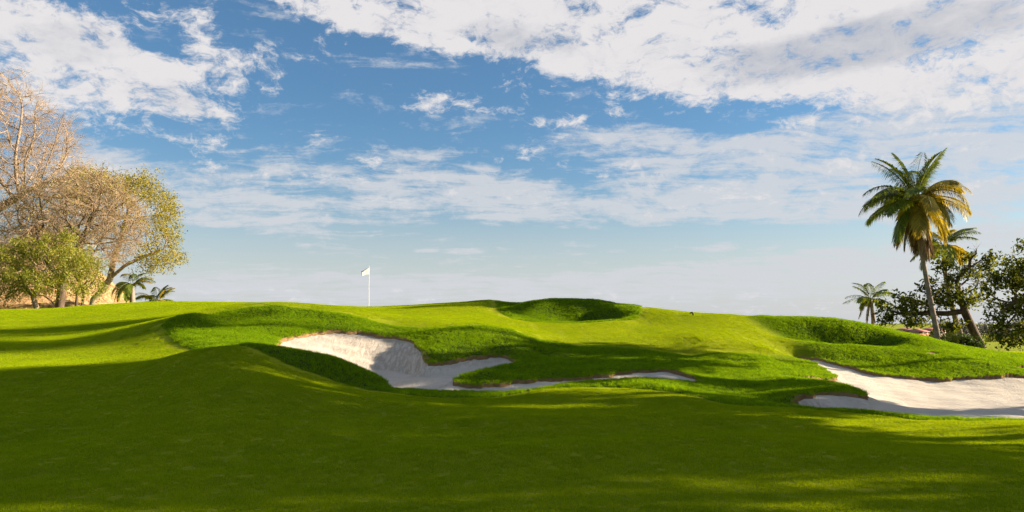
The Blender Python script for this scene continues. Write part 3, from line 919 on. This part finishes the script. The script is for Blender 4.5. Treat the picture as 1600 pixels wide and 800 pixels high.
# --- left: big bare tree, most of it outside the frame
b = on_ground(-55, 55)
make_tree('bare_tree', 'tall leafless pinkish-tan tree cut off by the left edge', 'tree',
          [[b] + PP((-50, 430, 55), (-35, 380, 54.5)), PP((-50, 430, 55), (-10, 330, 54), (40, 300, 53)), PP((-35, 380, 54.5), (-60, 300, 55))],
          np.concatenate([pix_ball(1300, -30, 285, 54, 165, 165, 5.5, .3), pix_ball(420, 50, 245, 53, 75, 90, 3), pix_ball(320, 95, 335, 52.5, 75, 65, 3), pix_ball(110, 10, 160, 53, 50, 50, 2)]), b, .42, .022, M_barkpale,
          .42, 3.2, .75, 90, .05, tw=dict(per=4, len=1.25, r=.015, per2=3, spread=.6, frac2=1), twig_mat=M_barktwig)
# --- left: rounded twiggy tree with pale foliage on its rim, dark forked trunk
b = on_ground(92, 45.5)
make_tree('twiggy_tree', 'rounded twiggy tan tree with a dark forked trunk in front of the thatched roof', 'tree',
          [[b] + PP((96, 455, 45.5), (98, 440, 45.5), (115, 405, 45.5), (130, 370, 45.5)), PP((98, 440, 45.5), (70, 405, 45), (60, 370, 45)), [b + np.array([-.1, 0, .1])] + PP((80, 470, 45.3), (68, 462, 45.2), (50, 458, 45), (30, 440, 44.5))],
          np.concatenate([pix_ball(1100, 130, 345, 46, 92, 84, 3.6, .2), pix_ball(200, 60, 380, 45, 70, 55, 3, .3)]), b, .26, .016, M_barkdark,
          .32, 2.4, .6, 80, .05, tw=dict(per=5, len=.85, r=.014, per2=4, spread=.65, frac2=1), twig_mat=M_barktwig,
          leaf=dict(n=5000, spread=.22, size=.11, aspect=.5, mat=M_leafolive, flat=.4, where=lambda e: (rng.uniform(0, 1, len(e)) < .35)))
# --- left: spreading tree reaching right over the crest
b = on_ground(139, 50.5)
make_tree('spreading_tree', 'spreading tree with a leaning trunk whose long branches reach right towards the flag', 'tree',
          [[b] + PP((146, 468, 50.5), (162, 452, 50.5), (172, 435, 50.5), (195, 415, 50.5), (225, 400, 50.5), (255, 390, 50.5)), PP((172, 435, 50.5), (178, 405, 50.5), (190, 370, 50.5), (200, 330, 50.5)),
           PP((162, 452, 50.5), (135, 420, 50.7), (125, 395, 50.9))],
          np.concatenate([pix_ball(520, 205, 340, 50.5, 68, 72, 3.2, .35), pix_ball(180, 245, 385, 50.5, 36, 34, 2.2), pix_ball(150, 160, 300, 51, 50, 36, 2.5), pix_ball(70, 222, 408, 50.1, 30, 18, 1.5)]),
          b, .21, .015, M_barkpale, .30, 2.2, .55, 80, .05,
          tw=dict(per=3, len=.65, r=.011, per2=2, spread=.65, frac2=.7), twig_mat=M_barktwig,
          leaf=dict(n=15000, spread=.19, size=.14, aspect=.55, mat=M_leafolive, flat=.6,
                    where=lambda e: (((e - P(178, 365, 50.5)) / np.array([3.5, 9, 3.6])) ** 2).sum(1) > .75))
# --- left: low leafy green tree before them
b = on_ground(58, 41.5)
make_tree('leafy_tree', 'low light-green leafy tree hanging over the grass below the bare branches', 'tree',
          [[b] + PP((52, 465, 41.5), (60, 440, 41.5), (80, 410, 41.5)), PP((52, 465, 41.5), (25, 430, 41.5)), PP((60, 440, 41.5), (115, 420, 41.8))],
          np.concatenate([pix_ball(120, 20, 400, 41.5, 42, 30, 1.6), pix_ball(110, 75, 392, 42, 36, 24, 1.6), pix_ball(110, 118, 415, 41.8, 38, 26, 1.5), pix_ball(90, 55, 432, 40.9, 50, 20, 1.5), pix_ball(70, 5, 440, 41, 36, 24, 1.5), pix_ball(60, 140, 442, 41.6, 24, 18, 1), pix_ball(40, 95, 372, 42, 30, 12, 1)]),
          b, .14, .012, M_barkpale, .30, 2.0, .55, 70, .0,
          tw=dict(per=3, len=.55, r=.008, spread=.7, droop=-.35), twig_mat=M_barktwig,
          leaf=dict(n=21000, spread=.13, size=.12, aspect=.5, mat=M_leaffresh, flat=.3, droop=.3))
for px, Y, lab in ((118, 43.3, 'thin slanting sapling left of the spreading tree trunk'), (128, 42.0, 'slender pale sapling leaning on the spreading tree')):
    b = on_ground(px, Y)
    make_tree('sapling', lab, 'tree', [[b] + PP((px + 3, 455, Y), (px - 8, 435, Y), (px - 14, 420, Y)), PP((px + 3, 455, Y), (px + 18, 440, Y), (px + 25, 425, Y))],
              pix_ball(60, px, 415, Y, 30, 25, 1.2), b, .075, .012, M_barkdark, .25, 2, .5, 40, 0,
              tw=dict(per=3, len=.5, r=.009), twig_mat=M_barktwig, leaf=dict(n=1500, spread=.18, size=.11, mat=M_leaffresh), group='saplings under the left trees')

# --- right: leaning broad-leaved tree
b = on_ground(1537, 39.5)
Y0 = 39.5
make_tree('leaning_tree', 'dark broad-leaved tree with a thick leaning trunk and a long limb stretched left', 'tree',
          [[b] + PP((1530, 535, Y0), (1518, 510, Y0), (1507, 486, Y0), (1500, 465, Y0), (1495, 440, Y0)), PP((1507, 486, Y0), (1480, 490, Y0), (1445, 489, Y0), (1415, 492, Y0), (1390, 485, Y0))],
          np.concatenate([pix_ball(260, 1502, 432, Y0, 48, 44, 1.5, .2), pix_ball(110, 1525, 415, Y0, 26, 26, .9), pix_ball(200, 1412, 487, Y0, 44, 28, 1.3, .1), pix_ball(60, 1450, 470, Y0, 30, 22, 1), pix_ball(60, 1480, 510, Y0, 26, 16, .8)]),
          b, .21, .014, M_barkdark, .24, 1.8, .42, 70, .0,
          tw=dict(per=2, len=.35, r=.007, spread=.8), leaf=dict(n=5200, spread=.17, size=.21, where=lambda e: rng.uniform(0, 1, len(e)) < .22, aspect=.5, mat=M_leafdark, flat=.5))
# --- right: tree at the edge of the frame
b = on_ground(1640, 36)
Y0 = 36
make_tree('edge_tree', 'dense dark broad-leaved tree cut off by the right edge, branches hanging to the fairway', 'tree',
          [[b] + PP((1636, 520, Y0), (1628, 480, Y0), (1622, 440, Y0)), PP((1628, 480, Y0), (1590, 470, Y0))],
          np.concatenate([pix_ball(520, 1612, 452, Y0, 68, 64, 1.9, .3), pix_ball(90, 1577, 505, Y0, 22, 24, .7), pix_ball(60, 1610, 520, Y0, 30, 22, 1), pix_ball(14, 1567, 530, Y0, 5, 16, .3)]),
          b, .24, .014, M_barkdark, .24, 1.8, .42, 70, .0,
          tw=dict(per=2, len=.32, r=.007, spread=.8, droop=-.3), leaf=dict(n=9500, spread=.17, size=.20, where=lambda e: rng.uniform(0, 1, len(e)) < .28, aspect=.5, mat=M_leafdark, flat=.4, droop=.4))


# ------------------------------------------------------------------ palms
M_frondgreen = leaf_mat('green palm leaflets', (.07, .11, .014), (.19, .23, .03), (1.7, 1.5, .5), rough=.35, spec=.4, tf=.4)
M_frondgold = leaf_mat('sunlit and yellowing palm leaflets', (.20, .18, .025), (.42, .34, .06), (1.3, 1.1, .4), rough=.45, tf=.45)  # also paints the sunlit look onto the tall palm's sun-side fronds
M_frondbrown = leaf_mat('dead brown palm leaflets', (.14, .085, .05), (.30, .19, .11), (1, 1, 1), rough=.8, tf=.2)
M_rachis = simple_mat('palm rib', (.20, .20, .05), .6, .2)
M_husk = simple_mat('coconut husk', (.22, .20, .05), .5, .3)


def frond(root, c, az, elev, L, sag, mat, n=58, lw=.045, ll=.75, hang=.5):
    """one frond: arching rib with two rows of leaflets"""
    h = np.array([math.cos(az), math.sin(az), 0])
    ts = np.linspace(0, 1, 14)
    p = np.zeros((14, 3)); p[0] = c
    ang = elev
    for i in range(1, 14):
        ang = elev - sag * (ts[i] ** 1.35)
        p[i] = p[i - 1] + (h * math.cos(ang) + np.array([0, 0, math.sin(ang)])) * L / 13
    side = np.array([-h[1], h[0], 0])
    side = side * math.cos(.25) + np.array([0, 0, 1]) * math.sin(.25) * rng.choice([-1, 1])
    p += side[None] * (rng.uniform(-.12, .12) * L * ts ** 2)[:, None]
    rad = .026 * (L / 3.0) * (1 - .8 * ts)
    v1, f1 = tubes([(p, rad)], 4)
    tt = np.linspace(.16, .99, n)
    V, F = [], []
    tg = np.gradient(p, axis=0); tg /= np.linalg.norm(tg, axis=1, keepdims=True)
    k = 0
    for s in (-1, 1):
        for t in tt:
            x = t * 13; i = min(int(x), 12); q = x - i
            o = p[i] * (1 - q) + p[i + 1] * q; d = tg[i]
            upv = np.cross(d, side) * -1
            env = math.sin(math.pi * (t * .86 + .12)) ** .6
            l = ll * env * rng.uniform(.7, 1.12)
            out = side * s * .80 + d * (.45 + .5 * t) + np.array([0, 0, -hang * rng.uniform(.7, 1.3)]) * .6
            out /= np.linalg.norm(out)
            mid = o + out * l * .5
            end = o + out * l * .92 + np.array([0, 0, -1]) * l * hang * rng.uniform(.2, 1.0)
            w = np.cross(out, np.array([0, 0, 1.]) * .8 + d * .6); w /= np.linalg.norm(w) + 1e-9
            w = w * lw * .5
            V += [o - w * .5, o + w * .5, mid + w, mid - w, end]
            F.append((k, k + 1, k + 2, k + 3)); F.append((k + 3, k + 2, k + 4, k + 4)); k += 5
    V = np.array(V)
    q4 = np.array([f for f in F if f[2] != f[3]]); t3 = np.array([f[:3] for f in F if f[2] == f[3]])
    fr = mesh_obj('frond', np.concatenate([V, v1]), [q4, f1 + len(V), t3], [mat, M_rachis], root, smooth=False,
                  mi=np.r_[np.zeros(len(q4), int), np.ones(len(f1), int), np.zeros(len(t3), int)])
    return fr


def trunk_tube(root, pts, r0, r1, mat, rings=True):
    pts = np.array(pts); n = 60
    s = np.linspace(0, len(pts) - 1, n); i = np.minimum(s.astype(int), len(pts) - 2); q = (s - i)[:, None]
    p = pts[i] * (1 - q) + pts[i + 1] * q
    for _ in range(6): p[1:-1] = (p[:-2] + p[1:-1] * 2 + p[2:]) / 4
    t = np.linspace(0, 1, n)
    r = r0 + (r1 - r0) * t ** .7 + r0 * .5 * np.exp(-t * 25)
    if rings: r = r * (1 + .05 * (np.arange(n) % 2))
    v, f = tubes([(p, r)], 10)
    mesh_obj('trunk', v, f, mat, root)


def palm(name, label, group, tr, crown, R, spec, r0, r1, ll, lw, nleaf=56, nuts=0):
    root = empty(name, tr[0], label, 'palm tree', group)
    trunk_tube(root, tr, r0, r1, M_palmbark)
    for az, el, L, sag, kind in spec:
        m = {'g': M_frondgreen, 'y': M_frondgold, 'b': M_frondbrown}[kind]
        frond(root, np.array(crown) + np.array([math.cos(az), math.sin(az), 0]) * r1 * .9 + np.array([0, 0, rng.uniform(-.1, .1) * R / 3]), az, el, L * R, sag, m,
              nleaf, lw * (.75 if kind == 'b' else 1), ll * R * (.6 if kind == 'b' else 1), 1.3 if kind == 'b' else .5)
    if nuts:
        a = np.linspace(0, math.pi, 9)
        for i in range(nuts):
            d = i * 2.4
            c = np.array(crown) + np.array([math.cos(d) * .24, math.sin(d) * .24, -.32 - .04 * (i % 4) * 2])
            pr = np.stack([np.zeros(9), np.zeros(9), -np.cos(a) * .14], -1) + c
            v, f = tubes([(pr, np.sin(a) * .11 + .004)], 8)
            mesh_obj('coconut', v, f, M_husk, root)
    return root


D = math.radians
# tall coconut palm: upright young fronds, arching middle ring, lower rings, dead skirt; sun-side fronds coloured gold as if lit
rng = np.random.default_rng(21)
spec = []
for i in range(10): spec.append((i * 2.4 + rng.uniform(-.2, .2), D(rng.uniform(64, 86)), rng.uniform(.85, 1.0), D(rng.uniform(35, 70)), 'g'))
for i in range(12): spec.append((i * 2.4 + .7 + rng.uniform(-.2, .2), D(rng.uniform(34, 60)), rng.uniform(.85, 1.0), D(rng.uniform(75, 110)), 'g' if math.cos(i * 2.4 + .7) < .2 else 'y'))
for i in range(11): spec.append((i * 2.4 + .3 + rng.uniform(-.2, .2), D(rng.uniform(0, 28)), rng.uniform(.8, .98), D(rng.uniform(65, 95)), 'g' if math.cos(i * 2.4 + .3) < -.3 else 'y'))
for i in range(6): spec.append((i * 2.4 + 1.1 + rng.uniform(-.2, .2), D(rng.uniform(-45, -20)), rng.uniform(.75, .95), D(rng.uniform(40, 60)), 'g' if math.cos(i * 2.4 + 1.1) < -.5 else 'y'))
for i in range(9): spec.append((i * 2.4 + .5, D(rng.uniform(-82, -62)), rng.uniform(.75, 1.1), D(rng.uniform(8, 20)), 'b'))
b = on_ground(1466, 38)
tallp = palm('coconut_palm', 'tall slanting coconut palm with a full green and gold crown, highest thing on the right', None,
             [b] + PP((1464, 520, 38), (1458, 490, 38), (1450, 450, 38), (1442, 405, 38), (1435, 365, 38), (1431, 316, 38)), P(1431, 312, 38), 3.05, spec, .15, .095, .26, .046, 76, 9)
# second palm behind the leaning tree
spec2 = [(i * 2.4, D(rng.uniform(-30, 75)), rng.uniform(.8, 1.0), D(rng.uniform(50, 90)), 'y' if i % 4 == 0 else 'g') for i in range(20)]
b = on_ground(1503, 43)
palm('coconut_palm', 'shorter coconut palm with a curved trunk half hidden behind the leaning tree', None,
     [b] + PP((1500, 520, 43), (1492, 495, 43), (1483, 462, 43), (1476, 420, 43), (1474, 385, 43)), P(1474, 382, 43), 2.2, spec2, .17, .12, .26, .06, 44, 0)
spec3 = [(i * 2.4 + .5, D([72, 35, 5, 55, 20, -10][i % 6] + rng.uniform(-8, 8)), rng.uniform(.8, 1.0), D(rng.uniform(40, 75)), 'g') for i in range(17)] + \
        [(2.9, D(-50), .9, D(30), 'b'), (3.6, D(-70), 1.0, D(15), 'b'), (4.5, D(-65), .9, D(20), 'b')]
b = on_ground(1364, 58)
palm('coconut_palm', 'small distant palm standing alone at the end of the right ridge', None,
     [b] + PP((1364, 500, 58), (1361, 468, 58)), P(1361, 466, 58), 2.1, spec3, .15, .11, .26, .07, 34, 0)
spec4 = [(i * 2.4 + .2, D([60, 30, 5, 45, -15][i % 5] + rng.uniform(-8, 8)), rng.uniform(.85, 1.05), D(rng.uniform(60, 100)), 'y' if i % 3 == 0 else 'g') for i in range(16)]
b = on_ground(206, 60)
palm('coconut_palm', 'stubby golden palm just right of the thatched roof', None, [b] + PP((207, 470, 60), (206, 446, 60)), P(206, 444, 60), 2.0, spec4, .26, .16, .28, .07, 34, 0)
spec5 = [(i * 2.4 + 1.2, D([75, 50, 20, 65, 0][i % 5] + rng.uniform(-8, 8)), rng.uniform(.8, 1.0), D(rng.uniform(50, 90)), 'y' if i % 3 == 1 else 'g') for i in range(15)]
b = on_ground(247, 58)
palm('coconut_palm', 'low palm whose crown just clears the grass crest, rightmost of the left trees', None, [b] + PP((247, 480, 58), (246, 472, 58)), P(246, 470, 58), 1.9, spec5, .22, .16, .3, .07, 34, 0)


# ------------------------------------------------------------------ bushes
def bush(label, px, Y, rx, rz, n, size, mat, group=None, dz=0.0, cat='bush'):
    b = on_ground(px, Y) + np.array([0, 0, dz])
    root = empty('bush', b, label, cat, group)
    st = []
    for i in range(14):
        a = rng.uniform(0, 6.283); q = rng.uniform(.3, .9)
        e = b + np.array([math.cos(a) * rx * q, math.sin(a) * rx * q, rz * rng.uniform(.8, 1.5)])
        st.append((np.array([b, (b + e) / 2 + np.array([0, 0, .1 * rz]), e]), np.array([.03, .02, .008])))
    v, f = tubes(st, 4); mesh_obj('stems', v, f, M_barkdark, root)
    lobes = np.concatenate([uball(6, b + np.array([rng.uniform(-.6, .6) * rx, rng.uniform(-.6, .6) * rx, rz * rng.uniform(.5, 1.1)]), (rx * .4, rx * .4, rz * .45)) for _ in range(9)])
    v, f = leaves(lobes, n, rx * .13, size, .5, .4)
    mesh_obj('foliage', v, f, mat, root, smooth=False)


bush('dark green bush at the foot of the leaning trunk', 1508, 38.6, .9, .55, 2600, .13, M_bush)
bush('small dark bush left of the tall palm foot', 1443, 39, 1.0, .35, 1200, .12, M_bush)
bush('yellow-green weedy shrub between the palm trunks', 1482, 36, .7, .5, 900, .12, M_leaffresh)

# ------------------------------------------------------------------ thatched shelter
M_thatch = simple_mat('dry golden thatch', (.30, .17, .075), .9, .4, 5.0, .1, .08, 26, (.40, .25, .12), bark=True)
M_post = simple_mat('weathered post', (.16, .11, .07), .85, .3)


def palapa():
    Y = 66
    b = on_ground(60, Y)
    root = empty('thatched_shelter', b, 'large conical golden thatched roof behind the left trees', 'thatched hut')
    apex = P(60, 352, Y); r = 147 * Y / FPX; ez = P(60, 478, Y)[2] - .15
    n, m = 96, 22
    v, f = [], []
    for j in range(m):
        t = j / (m - 1)
        for i in range(n):
            a = i * 2 * math.pi / n
            rad = .12 + (r - .12) * t
            rad *= 1 + .012 * rng.uniform(-1, 1)
            z = apex[2] + (ez - apex[2]) * (t ** 1.04) + .05 * rng.uniform(-1, 1) + (.06 if j % 4 == 0 else 0)
            v.append((apex[0] + rad * math.cos(a), Y + rad * math.sin(a), z))
    for j in range(m - 1):
        for i in range(n):
            f.append((j * n + i, (j + 1) * n + i, (j + 1) * n + (i + 1) % n, j * n + (i + 1) % n))
    k = len(v)
    for i in range(n):
        a = i * 2 * math.pi / n
        v.append((apex[0] + (r - .1) * math.cos(a), Y + (r - .1) * math.sin(a), ez - .32 - .08 * rng.uniform(0, 1)))
    for i in range(n):
        f.append(((m - 1) * n + i, k + i, k + (i + 1) % n, (m - 1) * n + (i + 1) % n))
    mesh_obj('roof', v, f, M_thatch, root, smooth=False)
    cp = np.array([apex + np.array([0, 0, z]) for z in (-.35, -.1, .15, .35)])
    vv, ff = tubes([(cp, np.array([.42, .36, .22, .03]))], 14)
    mesh_obj('ridge_cap', vv, ff, M_thatch, root)
    for i in range(10):
        a = i * 2 * math.pi / 10 + .2
        x, y = apex[0] + math.cos(a) * (r - .8), Y + math.sin(a) * (r - .8)
        zb = float(H(np.array([x]), np.array([y]))[0]) - .2
        vv, ff = tubes([(np.array([[x, y, zb], [x, y, ez + .5]]), np.array([.11, .1]))], 8)
        mesh_obj('post', vv, ff, M_post, root)


palapa()

# ------------------------------------------------------------------ flagstick
M_pole = simple_mat('white painted pole', (.80, .78, .70), .4, .03)
M_cup = simple_mat('white cup', (.7, .7, .7), .5, .03)


def flag():
    b = on_ground(576.5, 38) + np.array([0, 0, .05])
    root = empty('flagstick', b, 'white flagstick with a small fluttering flag on the upper green', 'golf flag')
    top = P(577, 416, 38)
    v, f = tubes([(np.array([b - [0, 0, .1], [b[0], b[1], (b[2] + top[2]) / 2], [b[0] + .02, b[1], top[2]]]), np.array([.011, .010, .008]))], 8)
    mesh_obj('pole', v, f, M_pole, root)
    a = np.linspace(0, 2 * math.pi, 20, endpoint=False)
    ring = np.array([[b[0] + math.cos(t) * .055, b[1] + math.sin(t) * .055, b[2] + .004] for t in a] + [[b[0] + math.cos(t) * .047, b[1] + math.sin(t) * .047, b[2] + .006] for t in a])
    mesh_obj('cup_rim', ring, [(i, (i + 1) % 20, 20 + (i + 1) % 20, 20 + i) for i in range(20)], M_cup, root)
    m, t, out = material('flag cloth')
    uvn = t.new('ShaderNodeAttribute', attribute_name='cloth').outputs['Vector']
    s = t.sep(uvn)
    band = t.math('GREATER_THAN', t.math('ADD', s[1], t.math('MULTIPLY', s[0], .35)), 1.02)
    edge = t.math('GREATER_THAN', s[0], .93)
    colr = t.mix(t.math('MAXIMUM', band, edge), (.86, .84, .86), (.16, .15, .28))
    bs = t.new('ShaderNodeBsdfPrincipled'); t.set(bs.inputs['Base Color'], colr); bs.inputs['Roughness'].default_value = .7
    tr = t.new('ShaderNodeBsdfTranslucent'); t.set(tr.inputs['Color'], colr)
    mx = t.new('ShaderNodeMixShader'); mx.inputs[0].default_value = .3
    t.l.new(bs.outputs[0], mx.inputs[1]); t.l.new(tr.outputs[0], mx.inputs[2]); t.l.new(mx.outputs[0], out.inputs[0])
    nu, nv = 22, 12
    V, F, A = [], [], []
    c0, c1, c2, c3 = P(577, 418.5, 38), P(577, 428.5, 38), P(562.5, 430, 38), P(561.5, 422.5, 38)   # hoist top, hoist foot, fly foot, fly top
    for i in range(nu):
        for j in range(nv):
            u, w = i / (nu - 1), j / (nv - 1)
            p = (c1 * (1 - w) + c0 * w) * (1 - u) + (c2 * (1 - w) + c3 * w) * u
            p = p + np.array([0, .42 * u + .03 * math.sin(u * 7.5 + w * 1.3) * u ** .5, .015 * math.sin(u * 6)])
            V.append(p); A.append((u, w, 0))
    for i in range(nu - 1):
        for j in range(nv - 1):
            F.append((i * nv + j, (i + 1) * nv + j, (i + 1) * nv + j + 1, i * nv + j + 1))
    o = mesh_obj('flag', V, F, m, root)
    at = o.data.attributes.new('cloth', 'FLOAT_VECTOR', 'POINT'); at.data.foreach_set('vector', np.array(A, np.float32).ravel())


flag()

# ------------------------------------------------------------------ far side of the course
M_rooft = simple_mat('faded terracotta roof tiles', (.42, .16, .13), .8, .2, 2)
M_wallh = simple_mat('pinkish house wall', (.42, .30, .27), .8, .15, 1)
M_glass = simple_mat('dark window', (.03, .035, .04), .2, .1)
M_orange = simple_mat('orange earth wall', (.50, .20, .08), .8, .2, 1)


def box_vf(x0, x1, y0, y1, z0, z1):
    v = [(x0, y0, z0), (x1, y0, z0), (x1, y1, z0), (x0, y1, z0), (x0, y0, z1), (x1, y0, z1), (x1, y1, z1), (x0, y1, z1)]
    return v, [(0, 3, 2, 1), (4, 5, 6, 7), (0, 1, 5, 4), (1, 2, 6, 5), (2, 3, 7, 6), (3, 0, 4, 7)]


def house(px0, px1, pyr, pye, pyb, Y, label):
    x0, x1 = P(px0, 0, Y)[0], P(px1, 0, Y)[0]
    zr, ze, zb = P(0, pyr, Y)[2], P(0, pye, Y)[2], P(0, pyb, Y)[2]
    d = 7.0
    cx_ = (x0 + x1) / 2
    root = empty('house', (cx_, Y, zb), label, 'house', 'low houses beyond the far fairway')
    v, f = box_vf(x0 + .4, x1 - .4, Y, Y + d, zb - 1.0, ze); mesh_obj('wall', v, f, M_wallh, root, smooth=False)
    w = (x1 - x0)
    e = min(w * .3, 3)
    v = [(x0, Y - .5, ze), (x1, Y - .5, ze), (x1, Y + d + .5, ze), (x0, Y + d + .5, ze), (x0 + e, Y + d / 2, zr), (x1 - e, Y + d / 2, zr),
         (x0, Y - .5, ze - .15), (x1, Y - .5, ze - .15), (x1, Y + d + .5, ze - .15), (x0, Y + d + .5, ze - .15)]
    mesh_obj('roof', v, [np.array([(0, 1, 5, 4), (2, 3, 4, 5), (0, 6, 7, 1), (1, 7, 8, 2), (2, 8, 9, 3), (3, 9, 6, 0), (6, 9, 8, 7)]), np.array([(1, 2, 5), (3, 0, 4)])], M_rooft, root, smooth=False)
    k = max(2, int(w / 2.6))
    for i in range(k):
        wx = x0 + .4 + (w - .8) * (i + .5) / k
        h = ze - zb
        v, f = box_vf(wx - .45, wx + .45, Y - .03, Y + .05, zb + h * .35, zb + h * .8)
        mesh_obj('window', v, f, M_glass, root, smooth=False)


house(1409, 1437, 513.0, 516.5, 523.5, 232, 'pale pinkish house with a red hipped roof, leftmost beyond the fairway')
house(1432, 1452, 513.5, 518.0, 524, 226, 'low red-roofed house between the leftmost house and the tall palm trunk')
house(1447, 1480, 512.5, 517.0, 524, 236, 'wide red-roofed house behind the tall palm trunk')
bx0 = P(1420, 0, 215)[0]; bx1 = P(1452, 0, 215)[0]
v, f = box_vf(bx0, bx1, 215, 215.4, -3.6, P(0, 521.3, 215)[2])
o = mesh_obj('garden_wall', v, f, M_orange, None, smooth=False); tag(o, 'low orange wall in front of the red-roofed houses', 'wall')


def far_wood():
    c = []
    for px in np.arange(1462, 1900, 5.0):
        Y = rng.uniform(240, 290); h = rng.uniform(3.6, 5.2) * Y / 250
        b = P(px, 0, Y); b[2] = -3.3
        c.append(uball(14, b + [0, 0, h * .55], (2.2, 2.2, h * .55)))
    c = np.concatenate(c)
    v, f = leaves(c, 30000, .45, .55, .6, .3)
    m = leaf_mat('far grey-green scrub', (.06, .06, .05), (.13, .12, .10), (1, 1, 1), tf=.2)
    tag(mesh_obj('distant_wood', v, f, m, None, smooth=False), 'low greyish line of scrub beyond the far fairway', 'wood', kind='stuff')


far_wood()
for px, Y, rx, rz, mt, lab in ((1547, 150, 1.6, 1.3, M_leaffresh, 'yellow-green bush on the far fairway, left of the dark one'), (1559, 150, .7, 1.5, M_bush, 'small dark upright bush on the far fairway'),
                               (1570, 155, 1.8, .9, M_leaffresh, 'low yellow-green bush on the far fairway beside the hanging branches')):
    bush(lab, px, Y, rx, rz, 700, .3, mt)

# small dark divot of turf on the skyline
M_clod = simple_mat('dark turf clod', (.05, .05, .02), .9, .4, 20)
b = on_ground(1081, 32.6)
b[2] += .07
pts = np.array([b + [-.10, 0, .06], b + [-.05, 0, .10], b + [.01, 0, .11], b + [.05, -.02, .05], b + [.05, -.03, -.08]])
v, f = tubes([(pts, np.array([.012, .035, .045, .04, .02]))], 7)
tag(mesh_obj('turf_clod', v, f, M_clod), 'small dark curved clod of turf on the skyline right of the round hollow', 'turf clod')

# ------------------------------------------------------------------ trees beside the photographer whose shade falls on the foreground
M_shadeleaf = leaf_mat('shade tree leaves', (.04, .07, .01), (.08, .11, .015), (1.3, 1.3, .5), tf=.35)


rng = np.random.default_rng(33)


def shade_tree(label, trunks, balls, n, rb=.25):
    b = trunks[0][0]
    g = float(H(np.array([b[0]]), np.array([b[1]]))[0]) - .1
    trunks = [[np.array([q[0], q[1], q[2] + g]) for q in tr] for tr in trunks]
    global rng
    rng = np.random.default_rng(int(trunks[0][0][1] * 10) % 97 + 3)
    pts = np.concatenate([uball(m, (cx_, cy_, (z0 + z1) / 2), (rx, ry, (z1 - z0) / 2), .15) for cx_, cy_, z0, z1, rx, ry, m in balls])
    make_tree('broadleaf_tree', label, 'tree', trunks, pts, np.array(trunks[0][0]), rb, .03, M_barkdark, .6, 4, 1.0, 50, .0,
              leaf=dict(n=n, spread=.42, size=.32, aspect=.6, mat=M_shadeleaf, flat=.4), group='shade trees outside the frame on the right')


def straight(x, y, h): return [[(x, y, 0), (x + .2, y + .1, h * .5), (x, y, h)]]


shade_tree('broad low-crowned shade tree, nearest the camera on the right', straight(24, -2.5, 6), [(24, -2.5, .5, 13, 5, 4.6, 170)], 8000)
shade_tree('broad low-crowned shade tree, second from the camera on the right', straight(25, 4.4, 6), [(25, 4.4, .3, 13.5, 4.5, 3.9, 170)], 6500)
shade_tree('dense low-crowned shade tree, third from the camera on the right', straight(25, 9.0, 6), [(25, 9.0, 1.5, 13.5, 4, 3.3, 150)], 7200)
shade_tree('high-crowned shade tree with a bare lower trunk, fourth from the camera', straight(25.5, 12.7, 7.5), [(25.5, 12.7, 5.2, 13.5, 3.8, 2.5, 170)], 14000)
shade_tree('spreading shade tree beside the right bunker, its limbs reaching away from the camera',
           straight(25, 18.2, 7) + [[(25, 18.2, 4.4), (24.8, 20.5, 5.9), (24.6, 23.5, 6.6), (24.6, 26.5, 6.7)]],
           [(25, 17.7, 4.3, 13.4, 2.8, 3.5, 200), (25.3, 15.0, 6.5, 13.4, 2, 2.0, 60), (25.0, 18.7, 3.5, 5.0, 1.8, 1.0, 26), (25.6, 19.6, 8.6, 12.4, 1.6, 1.6, 40), (24.7, 21.2, 5.0, 8.3, 2, 1.5, 40), (24.5, 23.6, 5.3, 8.8, 2, 1.9, 80), (24.7, 26.6, 6.0, 7.8, 1.7, 1.6, 40)], 27500)
shade_tree('tall shade tree standing behind the nearest ones', straight(35, 7.5, 9), [(35, 7.5, 4, 17, 4.5, 5.0, 150), (35, 13.0, 9, 17.5, 3.5, 3.8, 120)], 13500)
shade_tree('very tall slim tree with a small flat top far to the right', straight(45, 28.5, 18.8), [(45, 28.5, 18.0, 20.4, 2.4, 1.6, 70), (46, 33.0, 19.0, 21.6, 2.6, 2.3, 80)], 3600, .12)
shade_tree('tall shade tree standing behind the spreading one', straight(33, 18.2, 11.5), [(33, 18.3, 11.0, 16.8, 3, 3.2, 130)], 10500)
